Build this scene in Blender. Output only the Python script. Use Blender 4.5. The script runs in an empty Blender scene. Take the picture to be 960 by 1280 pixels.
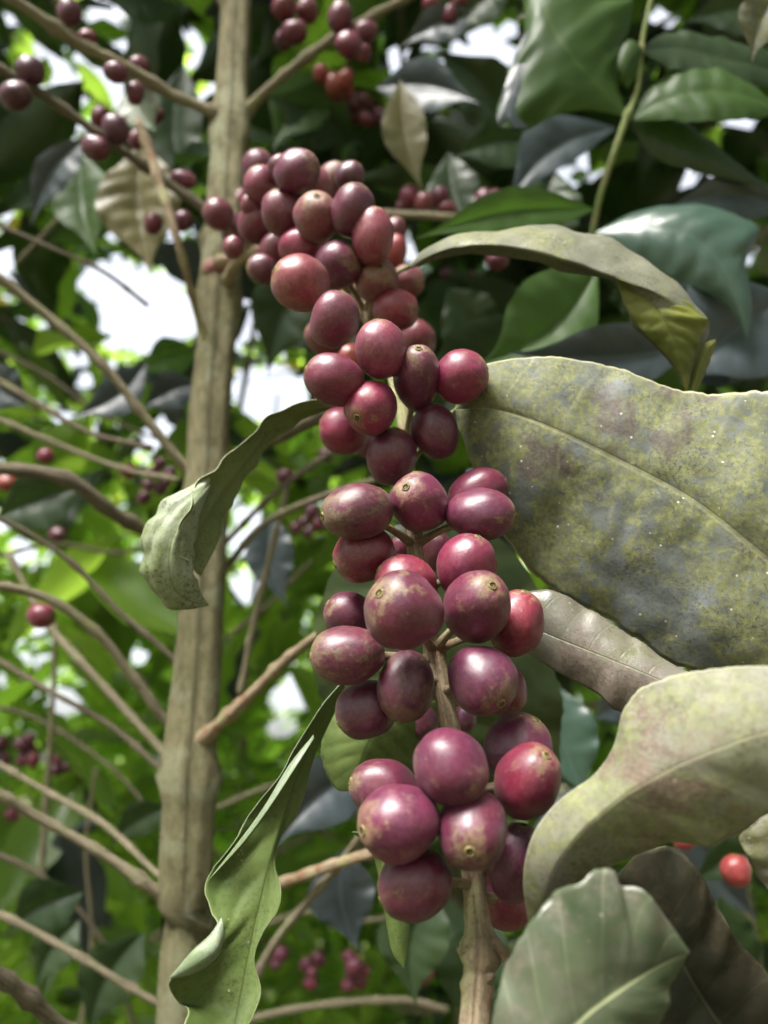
import bpy, math, random
import numpy as np
from mathutils import Vector, Matrix, noise
R_ = math.radians
random.seed(11)
rng = np.random.default_rng(5)
C = bpy.context.scene.collection
sc = bpy.context.scene

# ------------------------------------------------------------------ camera
PITCH = R_(20)
CAM = Vector((0, 0, 1.5))
F = 924.0                                    # focal length in pixels of the 960x1280 photograph (26 mm equivalent)
FW = Vector((0, math.cos(PITCH), math.sin(PITCH)))
RT = Vector((1, 0, 0))
UP = Vector((0, -math.sin(PITCH), math.cos(PITCH)))
cam = bpy.data.cameras.new('camera')
cam.sensor_fit = 'VERTICAL'; cam.sensor_height = 36; cam.sensor_width = 27
cam.lens = 26
cam.clip_start = 0.01; cam.clip_end = 500
cam.dof.use_dof = True
cam.dof.focus_distance = 0.188
cam.dof.aperture_fstop = 0.026 / 0.0029      # a 2.9 mm wide opening, as on a phone
co = bpy.data.objects.new('camera', cam); C.objects.link(co)
co.location = CAM; co.rotation_euler = (math.pi/2 + PITCH, 0, 0)
sc.camera = co

# ------------------------------------------------------------------ light
SUN_EL, SUN_ROT = R_(58), R_(215)
w = bpy.data.worlds.new('World'); sc.world = w; w.use_nodes = True
nt = w.node_tree; nt.nodes.clear()
sky = nt.nodes.new('ShaderNodeTexSky'); sky.sky_type = 'NISHITA'; sky.sun_disc = False
sky.sun_elevation = SUN_EL; sky.sun_rotation = SUN_ROT
sky.air_density = 1.0; sky.dust_density = 6.0; sky.ozone_density = 1.0
hs = nt.nodes.new('ShaderNodeHueSaturation'); hs.inputs['Saturation'].default_value = 0.3
bg = nt.nodes.new('ShaderNodeBackground'); bg.inputs['Strength'].default_value = 0.15
ow = nt.nodes.new('ShaderNodeOutputWorld')
nt.links.new(sky.outputs[0], hs.inputs['Color']); nt.links.new(hs.outputs[0], bg.inputs[0]); nt.links.new(bg.outputs[0], ow.inputs[0])
sl = bpy.data.lights.new('sun', 'SUN'); sl.energy = 3.2; sl.angle = R_(24); sl.color = (1, .96, .9)
so = bpy.data.objects.new('sun', sl); C.objects.link(so)
# sky texture: rotation 0 puts the sun at +Y, turning clockwise seen from above
sd = Vector((math.sin(SUN_ROT)*math.cos(SUN_EL), math.cos(SUN_ROT)*math.cos(SUN_EL), math.sin(SUN_EL)))
so.rotation_euler = sd.to_track_quat('Z', 'Y').to_euler()
so.location = (0, 0, 10)
sc.view_settings.view_transform = 'Standard'; sc.view_settings.look = 'None'
sc.view_settings.exposure = 1.92; sc.view_settings.gamma = 1
sc.cycles.max_bounces = 8; sc.cycles.diffuse_bounces = 4; sc.cycles.glossy_bounces = 3
sc.cycles.transmission_bounces = 4; sc.cycles.sample_clamp_indirect = 8

# ------------------------------------------------------------------ helpers
def P(x, y, d):
    return CAM + (RT*((x-480)/F) + UP*((640-y)/F) + FW)*d

def proj(p):
    q = p - CAM; z = q.dot(FW)
    return 480 + F*q.dot(RT)/z, 640 - F*q.dot(UP)/z, z

def tag(o, label=None, cat=None, group=None, kind=None):
    if label: o['label'] = label
    if cat: o['category'] = cat
    if group: o['group'] = group
    if kind: o['kind'] = kind
    return o

def empty(name, loc, label, cat, group=None):
    o = bpy.data.objects.new(name, None); C.objects.link(o); o.location = loc
    o.empty_display_size = .02
    return tag(o, label, cat, group)

WORLD = {}
def mesh_obj(name, verts, faces, mats, par=None, uvs=None, smooth=True, fmat=None):
    me = bpy.data.meshes.new(name)
    me.from_pydata([tuple(v) for v in verts], [], faces)
    if uvs is not None:
        ul = me.uv_layers.new(name='UVMap')
        li = np.zeros(len(me.loops), dtype=np.int32); me.loops.foreach_get('vertex_index', li)
        ul.data.foreach_set('uv', np.asarray(uvs, dtype=np.float32)[li].ravel())
    if not isinstance(mats, (list, tuple)): mats = [mats]
    for m in mats: me.materials.append(m)
    if fmat is not None: me.polygons.foreach_set('material_index', np.asarray(fmat, dtype=np.int32))
    if smooth: me.polygons.foreach_set('use_smooth', np.ones(len(me.polygons), dtype=bool))
    me.update()
    o = bpy.data.objects.new(name, me); C.objects.link(o)
    WORLD[o.name] = Matrix.Identity(4)
    if par is not None:
        o.parent = par
        o.matrix_parent_inverse = WORLD.get(par.name, Matrix.Identity(4)).inverted()
    return o

def root(name, loc, label, cat, group=None):
    o = empty(name, loc, label, cat, group)
    WORLD[o.name] = Matrix.Translation(loc)
    return o

def spline(pts, n):
    """centripetal-ish Catmull-Rom resampled at n points evenly by arc length; pts = rows of floats"""
    p = np.asarray(pts, float)
    if len(p) == 2:
        t = np.linspace(0, 1, n)[:, None]; return p[0]*(1-t)+p[1]*t
    q = np.vstack([2*p[0]-p[1], p, 2*p[-1]-p[-2]])
    out = []
    for i in range(1, len(q)-2):
        for t in np.linspace(0, 1, 14, endpoint=False):
            a, b, c, d = q[i-1], q[i], q[i+1], q[i+2]
            out.append(.5*((2*b)+(-a+c)*t+(2*a-5*b+4*c-d)*t*t+(-a+3*b-3*c+d)*t**3))
    out.append(q[-2]); out = np.array(out)
    s = np.r_[0, np.cumsum(np.linalg.norm(np.diff(out[:, :3], axis=0), axis=1))]; s /= s[-1]
    tt = np.linspace(0, 1, n)
    return np.stack([np.interp(tt, s, out[:, k]) for k in range(out.shape[1])], 1)

def tube(name, pts, mat, par, seg=14, step=.006, rough=.06, seed=0, ridges=0., knots=()):
    """pts: (Vector, radius). A tapering, slightly lumpy stem with closed ends."""
    arr = [[*p, r] for p, r in pts]
    L = sum((Vector(arr[i+1][:3])-Vector(arr[i][:3])).length for i in range(len(arr)-1))
    n = max(6, min(260, int(L/step)))
    s = spline(arr, n)
    V = []; UV = []; Fc = []
    T = np.gradient(s[:, :3], axis=0); T /= np.linalg.norm(T, axis=1)[:, None]
    ref = Vector((0, 0, 1)) if abs(T[0][2]) < .9 else Vector((1, 0, 0))
    nrm = Vector(T[0]).cross(ref).normalized()
    for i in range(n):
        t = Vector(T[i]); nrm = (nrm - t*nrm.dot(t)).normalized(); bn = t.cross(nrm)
        l = L*i/(n-1)
        kk = 1.0
        for kp, kw, ka in knots: kk += ka*math.exp(-((l/L-kp)*L/kw)**2)
        for k in range(seg):
            a = 2*math.pi*k/seg
            nz = noise.noise(Vector((math.cos(a)*.9+seed, math.sin(a)*.9, l*18/1.0)))*rough
            nz += noise.noise(Vector((math.cos(a)*2+seed, math.sin(a)*2, l*60)))*rough*.6
            rd = ridges*(math.sin(a*3+1.3+l*2.1)*.5+math.sin(a*5+l*3+seed)*.35+math.sin(a*9+seed*2-l*4)*.2)
            r = s[i][3]*kk*(1+nz+rd)
            V.append(Vector(s[i][:3]) + (nrm*math.cos(a)+bn*math.sin(a))*r)
            UV.append((k/seg, l*10))
    for i in range(n-1):
        for k in range(seg):
            k2 = (k+1) % seg
            Fc.append((i*seg+k, i*seg+k2, (i+1)*seg+k2, (i+1)*seg+k))
    for e, base in ((0, 0), (1, (n-1)*seg)):
        V.append(Vector(s[0 if e == 0 else -1][:3])); UV.append((.5, 0 if e == 0 else L*10)); c = len(V)-1
        for k in range(seg):
            k2 = (k+1) % seg
            Fc.append((c, base+k2, base+k) if e == 0 else (c, base+k, base+k2))
    return mesh_obj(name, V, Fc, mat, par, UV)

def px_tube(name, pts, mat, par, **k):
    """pts: (px, py, width in px, depth in m)"""
    return tube(name, [(P(x, y, d), wd*.5*d/F) for x, y, wd, d in pts], mat, par, **k)

# ------------------------------------------------------------------ materials
class NT:
    def __init__(s, name):
        s.m = bpy.data.materials.new(name); s.m.use_nodes = True; s.t = s.m.node_tree; s.t.nodes.clear()
        s.out = s.n('ShaderNodeOutputMaterial')
    def n(s, typ, **kw):
        x = s.t.nodes.new(typ)
        for k, v in kw.items(): setattr(x, k, v)
        return x
    def set(s, sock, v):
        if isinstance(v, bpy.types.NodeSocket): s.t.links.new(v, sock)
        elif isinstance(v, (tuple, list)) and len(v) == 3 and sock.type == 'RGBA': sock.default_value = (*v, 1)
        else: sock.default_value = v
    def math(s, op, a, b=0., clamp=False):
        x = s.n('ShaderNodeMath', operation=op, use_clamp=clamp); s.set(x.inputs[0], a); s.set(x.inputs[1], b); return x.outputs[0]
    def noise(s, vec, scale, detail=4, rough=.55, dist=0.):
        x = s.n('ShaderNodeTexNoise'); s.set(x.inputs['Vector'], vec); x.inputs['Scale'].default_value = scale
        x.inputs['Detail'].default_value = detail; x.inputs['Roughness'].default_value = rough; x.inputs['Distortion'].default_value = dist
        return x.outputs['Fac']
    def ramp(s, f, a, b, lo=0., hi=1.):
        x = s.n('ShaderNodeMapRange'); x.clamp = True
        s.set(x.inputs[0], f); s.set(x.inputs[1], a); s.set(x.inputs[2], b); s.set(x.inputs[3], lo); s.set(x.inputs[4], hi)
        return x.outputs[0]
    def mix(s, f, a, b, mode='MIX'):
        x = s.n('ShaderNodeMix', data_type='RGBA', blend_type=mode); s.set(x.inputs[0], f); s.set(x.inputs[6], a); s.set(x.inputs[7], b)
        return x.outputs[2]
    def bump(s, h, strength, dist):
        x = s.n('ShaderNodeBump'); s.set(x.inputs['Height'], h); x.inputs['Strength'].default_value = strength; x.inputs['Distance'].default_value = dist
        return x.outputs[0]
    def bsdf(s, col, rough, spec=.5, normal=None, coat=0., sheen=0.):
        x = s.n('ShaderNodeBsdfPrincipled'); s.set(x.inputs['Base Color'], col); s.set(x.inputs['Roughness'], rough)
        s.set(x.inputs['Specular IOR Level'], spec); s.set(x.inputs['Coat Weight'], coat); s.set(x.inputs['Sheen Weight'], sheen)
        x.inputs['Coat Roughness'].default_value = .25; x.inputs['Sheen Roughness'].default_value = .5
        if normal is not None: s.set(x.inputs['Normal'], normal)
        return x
    def done(s, sh):
        s.t.links.new(sh, s.out.inputs[0]); return s.m

def leaf_mat(name, a, b, vein=(.16, .2, .08), vein_mix=.3, patch=None, patch_lo=.52, patch_w=.06, brown=None, brown_lo=.6,
             rough=(.35, .6), spec=.5, trans=.25, tcol=None, scale=1., bumpd=.00012, speck=0., nveins=8, skew=.8, midrib=None, grime=None, edge=None):
    g = NT(name)
    tc = g.n('ShaderNodeTexCoord'); vec = tc.outputs['Object']
    uv = g.n('ShaderNodeSeparateXYZ'); g.set(uv.inputs[0], tc.outputs['UV'])
    n1 = g.noise(vec, 55*scale, 5, .6)
    col = g.mix(g.ramp(n1, .35, .65), a, b)
    if patch:
        n2 = g.noise(vec, 120*scale, 12, .72, .6)
        n2b = g.noise(vec, 28*scale, 4, .6, .4)
        f = g.math('ADD', g.math('MULTIPLY', n2, .55), g.math('MULTIPLY', n2b, .45))
        pf = g.ramp(f, patch_lo, patch_lo+patch_w)
        n2c = g.noise(vec, 700*scale, 5, .7)
        pf = g.math('MULTIPLY', pf, g.ramp(n2c, .38, .55, .15, 1.))
        pc = g.mix(g.ramp(g.noise(vec, 400*scale, 5, .7), .4, .6), patch, tuple(c*.62 for c in patch))
        col = g.mix(pf, col, pc)
    if brown:
        n3 = g.noise(vec, 26*scale, 8, .65, .3)
        bf = g.ramp(n3, brown_lo, brown_lo+.05)
        n3c = g.noise(vec, 900*scale, 4, .7)
        col = g.mix(g.math('MULTIPLY', bf, .85), col, g.mix(g.ramp(n3c, .4, .6), brown, tuple(c*.55 for c in brown)))
    if grime:
        n5 = g.noise(vec, 1000*scale, 5, .8)
        n6 = g.noise(vec, 60*scale, 6, .7, .8)
        col = g.mix(g.math('MULTIPLY', g.ramp(n5, .5, .6), g.ramp(n6, .4, .62)), col, grime)
    if speck:
        v = g.n('ShaderNodeTexVoronoi'); g.set(v.inputs['Vector'], vec); v.inputs['Scale'].default_value = 420
        sp = g.ramp(v.outputs['Distance'], .10, .16, 1., 0.)
        sp = g.math('MULTIPLY', sp, g.ramp(g.noise(vec, 150, 3, .6), .56, .62))
        col = g.mix(g.math('MULTIPLY', sp, speck), col, (.55, .5, .45))
    av = g.math('ABSOLUTE', uv.outputs[1])
    ph = g.math('SUBTRACT', g.math('MULTIPLY', uv.outputs[0], float(nveins)), g.math('MULTIPLY', g.math('POWER', av, 1.35), skew))
    ph = g.math('ADD', ph, g.math('MULTIPLY', g.noise(vec, 40*scale, 2, .5), .35))
    fr = g.math('FRACT', g.math('ADD', ph, 20.))
    tri = g.math('MULTIPLY', g.math('ABSOLUTE', g.math('SUBTRACT', fr, .5)), 2.)
    lv = g.math('MULTIPLY', g.math('MULTIPLY', g.ramp(tri, .90, 1.0), .55), g.ramp(g.noise(vec, 130*scale, 4, .7), .35, .6, .15, 1.))
    mv = g.ramp(av, .012, .03, 1., 0.)
    vf = g.math('MULTIPLY', g.math('MAXIMUM', lv, mv), vein_mix)
    col = g.mix(vf, col, vein)
    if midrib: col = g.mix(g.math('MULTIPLY', mv, .8), col, midrib)
    if edge: col = g.mix(g.math('MULTIPLY', g.ramp(g.math('ADD', av, g.math('MULTIPLY', n1, .02)), .99, 1.002), .7), col, edge)
    h = g.math('ADD', g.noise(vec, 500*scale, 8, .7), g.math('MULTIPLY', vf, -1.5))
    nr = g.bump(h, .6, bumpd)
    rg = g.ramp(g.noise(vec, 90*scale, 6, .65), .35, .65, rough[0], rough[1])
    p = g.bsdf(col, rg, spec, nr)
    if trans > 0:
        t = g.n('ShaderNodeBsdfTranslucent')
        g.set(t.inputs[0], tcol if tcol else col)
        ms = g.n('ShaderNodeMixShader'); ms.inputs[0].default_value = trans
        g.t.links.new(p.outputs[0], ms.inputs[1]); g.t.links.new(t.outputs[0], ms.inputs[2])
        return g.done(ms.outputs[0])
    return g.done(p.outputs[0])

M = {}
M['lichen'] = leaf_mat('lichen_leaf', (.066, .075, .062), (.125, .138, .140), vein=(.25, .25, .14), vein_mix=.42,
    patch=(.175, .185, .072), patch_lo=.455, patch_w=.05, brown=(.10, .08, .07), brown_lo=.565, rough=(.5, .8), spec=.35, trans=.05, speck=.8, nveins=8, grime=(.04, .04, .028), bumpd=.00035, edge=(.36, .34, .22))
M['pale'] = leaf_mat('pale_leaf', (.12, .128, .08), (.158, .15, .125), vein=(.3, .27, .18), vein_mix=.25,
    patch=(.165, .178, .078), patch_lo=.455, patch_w=.08, brown=(.16, .115, .09), brown_lo=.57, rough=(.5, .75), spec=.35, trans=.05, speck=.3, nveins=7, grime=(.085, .07, .045), bumpd=.0003, edge=(.34, .34, .24))
M['near_green'] = leaf_mat('near_green_leaf', (.036, .058, .027), (.065, .08, .045), vein=(.22, .25, .15), vein_mix=.55,
    patch=(.12, .11, .085), patch_lo=.49, patch_w=.12, brown=(.13, .09, .06), brown_lo=.62, rough=(.3, .55), trans=.1, midrib=(.3, .33, .18), speck=.3)
M['under_pale'] = leaf_mat('pale_leaf_underside', (.13, .17, .06), (.18, .215, .09), vein=(.07, .1, .03), vein_mix=.5, rough=(.5, .7), spec=.3, trans=.25, tcol=(.2, .27, .06), nveins=10, skew=1.6, edge=(.4, .4, .24), patch=(.2, .21, .10), patch_lo=.52, speck=.4, brown=(.18, .15, .04), brown_lo=.66, grime=(.05, .06, .02))
M['silver_green'] = leaf_mat('silver_green_leaf', (.17, .22, .10), (.27, .30, .22), vein=(.09, .13, .05), vein_mix=.6, patch=(.2, .24, .10), patch_lo=.5, rough=(.4, .6), trans=.15, nveins=3, skew=3., grime=(.06, .06, .03), edge=(.4, .4, .25), brown=(.13, .11, .07), brown_lo=.6)
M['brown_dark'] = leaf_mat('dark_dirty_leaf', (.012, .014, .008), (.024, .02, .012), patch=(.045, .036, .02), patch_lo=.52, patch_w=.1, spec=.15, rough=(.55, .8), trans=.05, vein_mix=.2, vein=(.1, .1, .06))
M['gloss_brown'] = leaf_mat('glossy_grey_leaf', (.10, .095, .07), (.14, .13, .105), patch=(.12, .125, .055), patch_lo=.5, brown=(.14, .11, .09), brown_lo=.5, rough=(.2, .5), spec=.7, trans=.05, vein_mix=.4, bumpd=.0003, speck=.4)
M['under'] = leaf_mat('leaf_underside', (.075, .115, .028), (.105, .145, .04), vein=(.045, .07, .015), vein_mix=.5, rough=(.5, .7), spec=.22, edge=(.28, .3, .14), grime=(.05, .06, .02), trans=.25, tcol=(.14, .2, .04), nveins=9, skew=1.6, midrib=(.05, .07, .015), patch=(.17, .19, .07), patch_lo=.56, patch_w=.1, speck=.4, brown=(.16, .13, .03), brown_lo=.69)
M['grey_top'] = leaf_mat('dusty_leaf_top', (.09, .095, .065), (.155, .155, .115), vein_mix=.2, patch=(.17, .18, .07), patch_lo=.5, brown=(.1, .085, .06), brown_lo=.55, rough=(.5, .75), spec=.35, trans=.08, grime=(.05, .05, .03), speck=.3)
M['yellow_under'] = leaf_mat('yellow_green_underside', (.12, .15, .03), (.19, .2, .035), vein=(.1, .12, .03), vein_mix=.4, patch=(.07, .1, .03), patch_lo=.5, patch_w=.08, brown=(.10, .055, .02), brown_lo=.7, rough=(.4, .6), trans=.3, tcol=(.3, .33, .04))
M['blotch_silver'] = leaf_mat('silvery_leaf_top', (.10, .145, .06), (.17, .20, .15), vein=(.1, .14, .07), vein_mix=.6, patch=(.16, .19, .08), patch_lo=.54, rough=(.35, .6), trans=.1, nveins=10, grime=(.08, .1, .05), speck=.4)
M['dark'] = leaf_mat('dark_leaf', (.016, .034, .013), (.032, .055, .02), vein=(.05, .075, .03), vein_mix=.35, rough=(.32, .5), spec=.38, trans=.22, tcol=(.05, .11, .015), scale=.4)  # dark tone also carries the canopy shade over the near leaves
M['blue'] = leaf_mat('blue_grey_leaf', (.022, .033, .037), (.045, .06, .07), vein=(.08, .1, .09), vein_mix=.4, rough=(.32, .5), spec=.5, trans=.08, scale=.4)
M['glossy'] = leaf_mat('glossy_green_leaf', (.022, .055, .038), (.038, .075, .055), vein=(.08, .12, .08), vein_mix=.4, rough=(.3, .45), spec=.6, trans=.12, tcol=(.06, .2, .04), scale=.4)
M['mid'] = leaf_mat('green_leaf', (.035, .075, .016), (.055, .11, .022), vein=(.1, .16, .05), vein_mix=.5, rough=(.4, .55), spec=.4, trans=.4, tcol=(.09, .2, .02), scale=.4)
M['mid_far'] = leaf_mat('painted_sunlit_green_leaf', (.065, .115, .022), (.095, .15, .03), vein=(.12, .2, .05), vein_mix=.3, rough=(.3, .45), trans=.5, tcol=(.18, .36, .025), scale=.3)  # brighter copy of the green leaf, sunlight put into its colour
M['olive'] = leaf_mat('olive_leaf', (.10, .095, .035), (.15, .13, .05), vein=(.17, .16, .09), vein_mix=.5, rough=(.4, .6), trans=.3, tcol=(.14, .12, .03), scale=.4)
M['bright'] = leaf_mat('painted_sunlit_leaf', (.095, .175, .028), (.15, .24, .04), vein=(.14, .2, .06), vein_mix=.3, rough=(.35, .5), trans=.6, tcol=(.42, .66, .07), scale=.3)  # backlit sun glow painted into the leaf colours
M['olive_dark'] = leaf_mat('shaded_leaf', (.024, .042, .012), (.045, .065, .017), vein=(.06, .08, .03), patch=(.07, .09, .015), patch_lo=.56, patch_w=.1, rough=(.4, .55), trans=.3, tcol=(.06, .09, .01))  # patch paints yellow lit spots into the dark olive colour
M['yellow'] = leaf_mat('yellow_leaf', (.3, .28, .03), (.4, .35, .05), rough=(.4, .5), trans=.5, tcol=(.6, .5, .04), scale=.3)

def bark(name, a, b, c, str_=1., green=(.2, .22, .06), gl=.62, low=None):
    g = NT(name); tc = g.n('ShaderNodeTexCoord')
    mp = g.n('ShaderNodeMapping'); g.set(mp.inputs[0], tc.outputs['UV']); mp.inputs['Scale'].default_value = (11, 4.5, 1)
    ob = tc.outputs['Object']
    st = g.noise(mp.outputs[0], 1.6, 8, .7, .5)
    col = g.mix(g.ramp(st, .36, .62), a, b)
    col = g.mix(g.ramp(g.noise(ob, 110, 8, .7, .6), .52, .62), col, c)
    col = g.mix(g.math('MULTIPLY', g.ramp(g.noise(ob, 45, 6, .6), gl, gl+.08), .7), col, green)
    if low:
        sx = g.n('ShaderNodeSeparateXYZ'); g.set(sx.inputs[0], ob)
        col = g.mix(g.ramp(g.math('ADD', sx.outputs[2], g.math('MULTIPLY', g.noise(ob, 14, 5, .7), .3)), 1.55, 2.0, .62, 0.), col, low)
    col = g.mix(g.math('MULTIPLY', g.ramp(g.noise(ob, 900, 4, .7), .5, .66), .55), col, tuple(x*.45 for x in a))
    h = g.math('ADD', st, g.math('MULTIPLY', g.noise(ob, 300, 8, .75), .6))
    return g.done(g.bsdf(col, .8, .25, g.bump(h, .9*str_, .0012)).outputs[0])
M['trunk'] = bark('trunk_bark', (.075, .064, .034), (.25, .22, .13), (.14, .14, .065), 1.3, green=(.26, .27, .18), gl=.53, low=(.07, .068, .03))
M['twig'] = bark('twig_bark', (.13, .11, .07), (.31, .265, .18), (.2, .2, .11), 1.4)
M['dark_twig'] = bark('dark_twig_bark', (.06, .048, .034), (.16, .13, .09), (.1, .095, .05))
M['stem'] = bark('fruiting_stem_bark', (.15, .11, .07), (.32, .25, .165), (.2, .10, .055), .8, green=(.3, .31, .15), gl=.52)
M['green_stem'] = bark('green_stem', (.13, .17, .06), (.2, .24, .1), (.25, .22, .12), .3)

def cherry_mat(name, c1, c2, tan=.5, tan_col=(.19, .15, .06), dust=.32, rough=(.30, .48), scale=1.):
    g = NT(name); tc = g.n('ShaderNodeTexCoord'); oi = g.n('ShaderNodeObjectInfo')
    va = g.n('ShaderNodeVectorMath', operation='ADD'); cb = g.n('ShaderNodeCombineXYZ')
    r10 = g.math('MULTIPLY', oi.outputs['Random'], 37.)
    for k in range(3): g.set(cb.inputs[k], r10)
    g.set(va.inputs[0], tc.outputs['Object']); g.set(va.inputs[1], cb.outputs[0]); v = va.outputs[0]
    sep = g.n('ShaderNodeSeparateXYZ'); g.set(sep.inputs[0], tc.outputs['Object']); z = sep.outputs[2]
    col = g.mix(g.ramp(g.noise(v, 1.1*scale, 3, .5), .35, .65), c1, c2)
    # fine mottling of the skin
    col = g.mix(g.math('MULTIPLY', g.ramp(g.noise(v, 7, 10, .8), .44, .62), .5), col, tuple(x*2.4+.02 for x in c2))
    # tan scurf, strongest near the calyx end
    f = g.math('ADD', g.noise(v, 1.7, 12, .78, .15), g.math('MULTIPLY', g.math('POWER', g.math('MAXIMUM', z, 0.), 3.), .16))
    f = g.ramp(f, .70-.2*tan, .80-.2*tan)
    f = g.math('MULTIPLY', f, g.ramp(g.noise(v, 22, 8, .8), .40, .56, .1, 1.))
    col = g.mix(g.math('MULTIPLY', f, .85), col, tan_col)
    # powdery bloom and grit
    col = g.mix(g.math('MULTIPLY', g.ramp(g.noise(v, 32, 6, .85), .575, .66), dust), col, (.34, .24, .21))
    col = g.mix(g.math('MULTIPLY', g.ramp(g.noise(v, 34, 6, .8), .52, .62), .4), col, tuple(x*.45 for x in c2))
    hv = g.n('ShaderNodeHueSaturation'); g.set(hv.inputs['Color'], col)
    g.set(hv.inputs['Value'], g.ramp(oi.outputs['Random'], 0., 1., .78, 1.25)); g.set(hv.inputs['Hue'], g.ramp(g.math('FRACT', g.math('MULTIPLY', oi.outputs['Random'], 7.3)), 0., 1., .485, .508)); col = hv.outputs[0]
    rg = g.math('ADD', g.ramp(g.noise(v, 5, 7, .7), .35, .65, rough[0], rough[1]), g.math('MULTIPLY', f, .25), clamp=True)
    h = g.math('ADD', g.noise(v, 14, 8, .75), g.math('MULTIPLY', f, .5))
    p = g.bsdf(col, rg, .5, g.bump(h, .35, .00025), coat=.15, sheen=.04)
    p.inputs['Sheen Tint'].default_value = (1, .8, .85, 1)
    p.inputs['Subsurface Weight'].default_value = .04; p.inputs['Subsurface Radius'].default_value = (.004, .0012, .001); p.inputs['Subsurface Scale'].default_value = .6
    return g.done(p.outputs[0])
M['pk'] = cherry_mat('dusty_pink_skin', (.125, .011, .027), (.095, .018, .027), tan=.55, dust=.4)
M['br'] = cherry_mat('brown_pink_skin', (.125, .03, .03), (.10, .022, .028), tan=.8, dust=.4, tan_col=(.2, .15, .07))
M['rd'] = cherry_mat('crimson_skin', (.125, .006, .019), (.085, .006, .023), tan=.6)
M['rb'] = cherry_mat('bright_crimson_skin', (.16, .008, .023), (.11, .009, .026), tan=.5)
M['mg'] = cherry_mat('maroon_skin', (.084, .006, .022), (.050, .005, .020), tan=.65)
M['dk'] = cherry_mat('dark_purple_skin', (.036, .004, .016), (.06, .005, .02), tan=.55)
M['pt'] = cherry_mat('scurfy_purple_skin', (.045, .008, .02), (.075, .008, .024), tan=.95, tan_col=(.16, .135, .055))
M['or'] = cherry_mat('orange_red_skin', (.2, .035, .022), (.16, .022, .02), tan=.4, dust=.3)
g = NT('calyx_scar'); M['calyx'] = g.done(g.bsdf(g.mix(g.ramp(g.noise(g.n('ShaderNodeTexCoord').outputs['Object'], 14, 5, .7), .4, .6), (.07, .05, .02), (.2, .165, .065)), .8, .3).outputs[0])
g = NT('calyx_pit'); M['pit'] = g.done(g.bsdf((.03, .018, .01), .9, .2).outputs[0])

# ------------------------------------------------------------------ ground
def ground():
    n = 90; V = []; Fc = []
    xs = np.sign(np.linspace(-1, 1, n))*np.abs(np.linspace(-1, 1, n))**3*220
    for y in xs:
        for x in xs:
            V.append((x, y, noise.noise(Vector((x*.8, y*.8, 0)))*.05 + noise.noise(Vector((x*.05, y*.05, 3)))*.3*min(1, (abs(x)+abs(y))/30)))
    for i in range(n-1):
        for j in range(n-1): Fc.append((i*n+j, i*n+j+1, (i+1)*n+j+1, (i+1)*n+j))
    g = NT('soil_and_litter'); ob = g.n('ShaderNodeTexCoord').outputs['Object']
    c = g.mix(g.ramp(g.noise(ob, 6, 8, .7), .4, .6), (.07, .05, .03), (.13, .10, .06))
    c = g.mix(g.ramp(g.noise(ob, 1.3, 8, .7), .48, .58), c, (.06, .10, .025))
    m = g.done(g.bsdf(c, .9, .2, g.bump(g.noise(ob, 20, 8, .7), .8, .03)).outputs[0])
    tag(mesh_obj('ground', V, Fc, m), kind='structure')
ground()

# ------------------------------------------------------------------ leaves
QS = .5
def sheet(name, A, Mi, B, mats, par, nu=70, nv=11, bulge=.0, quilt=.0, ruffle=.0, rk=5, nveins=8, skew=.8, thick=.0002, seed=0, fold=0., label=None):
    """A leaf blade from its two margins and its midrib, each a row of (px, py, depth)."""
    def rs(pl):
        return spline([[*P(x, y, d)] for x, y, d in pl], nu)
    a, m, b = rs(A), rs(Mi), rs(B)
    T = np.gradient(m, axis=0)
    V = []; UV = []
    cols = 2*nv+1
    for i in range(nu):
        u = i/(nu-1)
        N = Vector(T[i]).cross(Vector(b[i]-a[i]))
        if N.length < 1e-9: N = -FW.copy()
        N.normalize()
        if N.dot(FW) > 0: N = -N
        for j in range(-nv, nv+1):
            s = abs(j)/nv; e = Vector(a[i] if j < 0 else b[i]); mm = Vector(m[i])
            p = mm.lerp(e, s); wd = (e-mm).length
            p += N*bulge*wd*4*s*(1-s)
            ph = u*nveins - s**1.35*skew
            env = math.sin(math.pi*min(1, u*1.0))**.5 if 0 < u < 1 else 0
            p += N*quilt*QS*wd*(abs(math.sin(math.pi*ph))**.7-.5)*math.sin(math.pi*min(.97, s*.9+.04))*env
            p -= N*quilt*QS*wd*.3*math.exp(-(s/.06)**2)*env
            ru = math.sin(u*rk*6.283+seed+(1.7 if j < 0 else 0))+.5*math.sin(u*rk*11.3+seed*2.1)
            p += N*ruffle*wd*ru*s**2.2*env
            p += (e-mm)*s**6*(.03*noise.noise(Vector((u*23, seed, j*.01)))+.018*noise.noise(Vector((u*70, seed, j*.01))))*env
            p += N*wd*(.05*noise.noise(p*45+Vector((seed, 0, 0)))+.016*noise.noise(p*170)+.006*noise.noise(p*420))*env
            V.append(p); UV.append((u, j/nv))
    Fc = []
    for i in range(nu-1):
        for j in range(cols-1):
            Fc.append((i*cols+j, i*cols+j+1, (i+1)*cols+j+1, (i+1)*cols+j))
    # orient the faces to the side named first
    c = Vector(); tot = 0
    for f in Fc[::7]:
        q = [V[k] for k in f]; n_ = (q[2]-q[0]).cross(q[3]-q[1]); tot += n_.dot(CAM-q[0])/(q[0]-CAM).length
    if tot < 0: Fc = [f[::-1] for f in Fc]
    if not isinstance(mats, tuple): mats = (mats, mats)
    o = mesh_obj(name, V, Fc, list(mats), par, UV)
    if thick:
        md = o.modifiers.new('thickness', 'SOLIDIFY'); md.thickness = thick; md.offset = -1
        md.material_offset = 1; md.material_offset_rim = 1
    if label: o['label'] = label
    return o

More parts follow.
